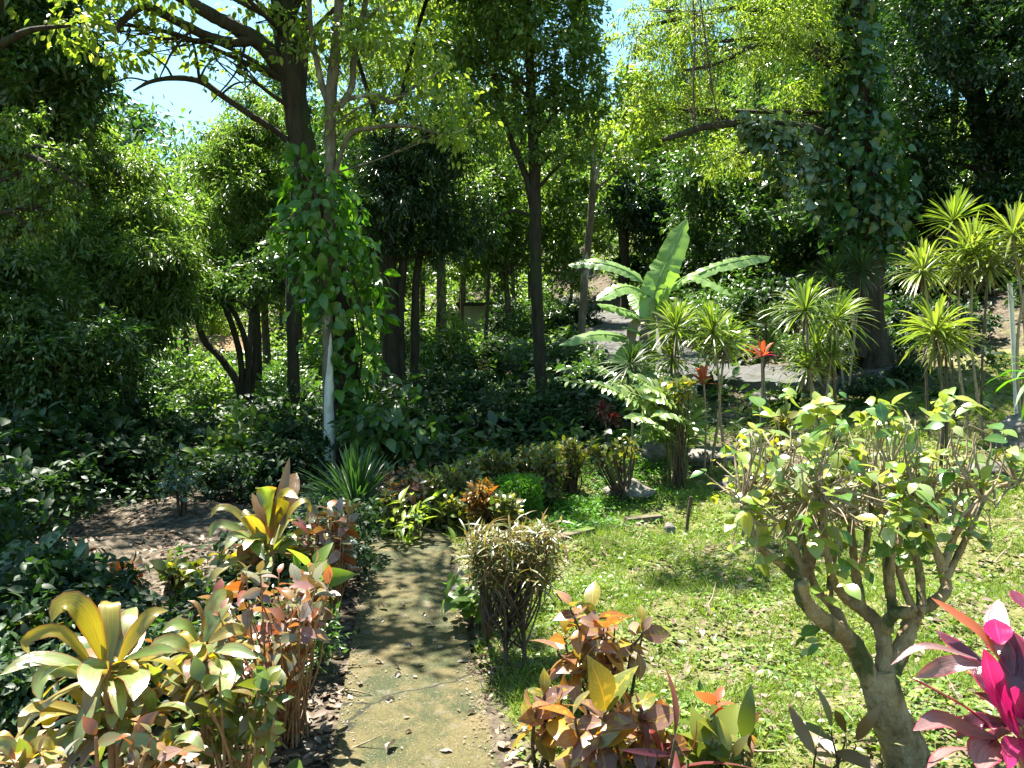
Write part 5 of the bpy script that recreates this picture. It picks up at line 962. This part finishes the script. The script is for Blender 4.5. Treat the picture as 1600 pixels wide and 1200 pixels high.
# ------------------------------------------------------------------ low growth and litter
def sample(n, f, x0, x1, y0, y1, ypow=1.6):
    x = []; 
    y = y0 + (y1-y0)*rng.random(n*3)**ypow; w = 0.75*y + .6; x = rng.uniform(-1, 1, n*3)*w; ok = (x > x0) & (x < x1); x, y = x[ok], y[ok]
    ok = rng.random(len(x)) < f(x, y); return x[ok][:n], y[ok][:n]
def offpath(x, y):
    c = path_x(y); a = np.abs(x - c) > .355 - .04*np.sin(y*9 + np.sin(y*23))
    b = ~((y > 6.1) & (y < 8.1) & (x < -.5) & (x > -3.6) & (np.abs(y - np.interp(-x, [.5,.93,1.3,2.2,3.4], [6.5,6.7,7.25,7.6,7.8])) < .45))
    r = ~((x > 2.0) & (np.abs(y - np.interp(x, [3.3, 3.6, 4.4, 6.2, 9, 16], [20, 17.2, 15.6, 14.9, 14.6, 14.5])) < 1.45)); r &= ~((y > 15.5) & (np.abs(x - 3.3) < 1.35))
    return a & b & r
def patch(x, y, s=1.0, o_=0.): return .5 + .25*(np.sin(x*2.3*s + 1.7*np.sin(y*1.3*s+o_)) + np.sin(y*2.9*s + 1.3*np.sin(x*1.9*s+o_)))
m = MB(); x, y = sample(62000, lambda x, y: grassy(x, y)*offpath(x, y)*np.clip(patch(x, y, 1.3)*1.3 + patch(x, y, 4.1, 1.)*1.1 - .6 - .2*np.clip((5.0-y)/2.5, 0, 1), .03, 1), -9, 9, 1.6, 16, 1.5)
x = np.concatenate([x] + [x[::2] + rng.normal(size=len(x[::2]))*.022 for k in range(6)]); y = np.concatenate([y] + [y[::2] + rng.normal(size=len(y[::2]))*.022 for k in range(6)]); ok = offpath(x, y); x, y = x[ok], y[ok]
n = len(x); z = H(x, y); d = unit(rng.normal(size=(n,3))*[.8,.8,.2] + UP*.7); scatter(m, T_BLADE, np.column_stack([x, y, z - .004]), d, rvec(n), rng.uniform(.03, .085, n)*(1 + .05*y), 1.1 + .06*y)
tag(m.build('grass', M['grass']), kind='stuff')
m = MB(); x, y = sample(46000, lambda x, y: grassy(x, y)*offpath(x, y)*np.clip(patch(x, y, 2.1, 2.)*1.8 - .5, .05, 1), -9, 9, 1.6, 21, 1.5)
n = len(x); z = H(x, y); d = unit(rng.normal(size=(n,3))*[1,1,.25] + UP*.15); scatter(m, T_BROAD, np.column_stack([x, y, z + rng.uniform(.0, .05, n)]), d, unit(UP + .4*rvec(n)), rng.uniform(.018, .045, n)*(1 + .06*y))
tag(m.build('low_weeds', M['weed']), kind='stuff')
m = MB(); x, y = sample(17000, lambda x, y: offpath(x, y)*grassy(x, y)*np.clip(1.2 - patch(x, y, 1.3)*1.2, .1, 1), -1, 9, 1.6, 13, 1.4)
n = len(x); z = H(x, y); scatter(m, T_OVAL, np.column_stack([x, y, z + rng.uniform(.004, .035, n)]), rvec(n)*[1,1,.2], unit(UP + .5*rvec(n)), rng.uniform(.01, .032, n)*(1 + .05*y))
tag(m.build('lawn_litter', M['dry_mixed']), kind='stuff')
m = MB(); x, y = sample(26000, lambda x, y: offpath(x, y)*np.clip(1.15 - .75*grassy(x, y), 0, 1)*np.clip(patch(x, y, 1.7, 4)*1.6-.1, .1, 1), -20, 14, 1.4, 26, 1.7)
n = len(x); z = H(x, y); scatter(m, T_OVAL, np.column_stack([x, y, z + rng.uniform(.004, .03, n)]), rvec(n)*[1,1,.15], unit(UP + .45*rvec(n)), rng.uniform(.03, .08, n)*(1 + .02*y))
tag(m.build('leaf_litter', M['dry']), kind='stuff')
def wild(x, y):
    left = np.clip((path_x(y) - x - .5)/.4, 0, 1)*np.clip((y - 8.2)/2, .45, 1); mid = np.clip((y - 9.6)/2, 0, 1)*np.maximum(np.clip((4.5 - x)/3, .15, 1), .8*np.clip((y - 13)/1.5, 0, 1))
    bare = ((x + 3.6)**2/2.2 + (y - 7.3)**2/1.1 < 1) | ((y < 6.9) & (y > 4.6) & (rng.random(x.shape) < .6)); return np.maximum(left, mid)*np.clip(patch(x, y, 1.1, 1.)*1.8-.3, .08, 1)*(~bare)*offpath(x, y)
m = MB()
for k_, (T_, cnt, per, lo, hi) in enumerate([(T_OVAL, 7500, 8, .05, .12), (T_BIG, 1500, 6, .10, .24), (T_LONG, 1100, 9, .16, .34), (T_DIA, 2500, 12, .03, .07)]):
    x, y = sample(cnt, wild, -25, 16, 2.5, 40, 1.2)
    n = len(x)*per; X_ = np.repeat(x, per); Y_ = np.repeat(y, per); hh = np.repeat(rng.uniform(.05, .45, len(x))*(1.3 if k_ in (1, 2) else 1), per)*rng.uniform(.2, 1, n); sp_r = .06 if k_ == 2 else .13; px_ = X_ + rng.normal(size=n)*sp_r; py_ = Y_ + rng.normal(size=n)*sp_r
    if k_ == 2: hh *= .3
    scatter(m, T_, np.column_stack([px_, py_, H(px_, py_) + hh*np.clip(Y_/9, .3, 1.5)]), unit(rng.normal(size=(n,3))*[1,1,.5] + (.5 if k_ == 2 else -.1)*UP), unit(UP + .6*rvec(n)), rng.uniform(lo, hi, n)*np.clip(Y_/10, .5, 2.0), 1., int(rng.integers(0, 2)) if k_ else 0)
tag(m.build('undergrowth', [M['leaf_shaded'], M['leaf_mid']]), kind='stuff')
m = MB(); x, y = sample(13000, lambda x, y: offpath(x, y)*np.clip(patch(x*.5, y*.5, 1.0, 3.)*1.7-.1, .15, 1), -70, 60, 22, 85, 1.3); per = 9
n = len(x)*per; X_ = np.repeat(x, per); Y_ = np.repeat(y, per); hh = np.repeat(rng.uniform(.1, 1.9, len(x)), per)*rng.uniform(.3, 1, n)*np.clip((Y_-16)/20, .3, 1.6); px_ = X_ + rng.normal(size=n)*.3; py_ = Y_ + rng.normal(size=n)*.3
scatter(m, T_DIA, np.column_stack([px_, py_, H(px_, py_) + hh]), unit(rng.normal(size=(n,3))*[1,1,.5] - .1*UP), unit(UP + .6*rvec(n)), rng.uniform(.14, .3, n)*np.clip(Y_/30, .8, 1.8), 1.3)
tag(m.build('far_undergrowth', M['leaf_light']), kind='stuff')

m = MB(); x, y = sample(230, lambda x, y: offpath(x, y)*np.clip(1.1 - .7*grassy(x, y), .2, 1), -9, 7, 2.0, 16, 1.2)
for a_, b_ in zip(x, y):
    z = h1(a_, b_); d = unit(rng.normal(size=3)*[1,1,.25]); d[2] = abs(d[2]); L = rng.uniform(.08, .3)*(1 + .1*b_); q = np.array([a_, b_, z + .012])
    tube(m, [q, q + d*L*.5 + rng.normal(size=3)*.02, q + d*L + rng.normal(size=3)*.03], [.006,.005,.002], 5, 6)
tag(m.build('twig_litter', M['twig']), kind='stuff')
m = MB(); n = 15000; y = rng.uniform(7.3, 12, n); x = .32 + (y - 7.3)*.44 + rng.normal(size=n)*.42; ok = (x > -.1) & (np.clip(patch(x, y, 1.8, 5.)*2 - .4, .05, 1) > rng.random(n)); x, y = x[ok], y[ok]; n = len(x)
scatter(m, T_DIA, np.column_stack([x, y, H(x, y) + rng.uniform(.01, .11, n)]), unit(rvec(n)*[1,1,.4] + .2*UP), unit(UP + .5*rvec(n)), rng.uniform(.03, .07, n), 1.2)
tag(m.build('ground_cover', M['clip']), kind='stuff')

m = MB(); n = 1900; y = rng.uniform(1.5, 7, n); e = rng.normal(size=n); x = path_x(y) + np.where(rng.random(n) < .93, np.sign(e)*(.355 - np.abs(rng.normal(size=n))*.05), rng.uniform(-.3, .3, n))
scatter(m, T_OVAL, np.column_stack([x, y, H(x, y) + .036 + rng.uniform(0, .006, n)]), rvec(n)*[1,1,.06], unit(UP + .2*rvec(n)), rng.uniform(.006, .022, n), rng.uniform(.5, 1.3, n))
tag(m.build('path_debris', M['dry']), kind='stuff')
# fallen leaves lying on the path
lf = []
for k in range(3):
    m = MB(); a = [(0,0,0),(.03,0,.006+.008*k),(.06,.004,.004),(.095,0,.014)]; ribbon(m, a, .05, 9, N=UP + [0,.3*k,0], fold=.3+.25*k, wob=.12, cols=5); q = m.build('fallen_leaf', M['dry_pale'] if k != 1 else M['dry']); lf.append(q)
FL = [(575,435),(545,480),(600,495),(840,515),(795,465),(775,600),(850,590),(945,690),(650,715),(735,760),(680,750),(760,710),(650,875),(720,960),(615,1135),(955,935),(990,950),(920,1130),(660,345),(770,300),(690,425),(450,870),(730,620),(600,310),(840,240),(490,790),(560,690),(870,610),(700,1040)]
for i_, (cx, cy) in enumerate(FL):
    px, py = 400 + cx/3, 800 + cy/3; q = P(px, py, 1); dd = (q - CAM); q = CAM + dd*((1.75 - .045)/-dd[2]); k = 1 if (cx, cy) in ((775,600),(760,710),(690,425),(955,935)) else (0 if i_ % 2 else 2)
    o = lf[k] if lf[k].get('label') is None else lf[k].copy()
    if o is not lf[k]: link(o)
    s = .85 if (cx, cy) in ((615,1135),(840,515),(945,690),(575,435)) else rng.uniform(.3, .6)
    o.location = (q[0], q[1], h1(q[0], q[1]) + .036); o.rotation_euler = (rng.normal()*.15, rng.normal()*.15, rng.random()*6.28); o.scale = (s, s, s)
    if k == 1: tag(o, 'dark dry leaf fallen on the mossy concrete path', 'leaf', 'dark fallen leaves on the path')
    else: tag(o, 'pale curled leaf fallen on the mossy concrete path', 'leaf', 'pale fallen leaves on the path')
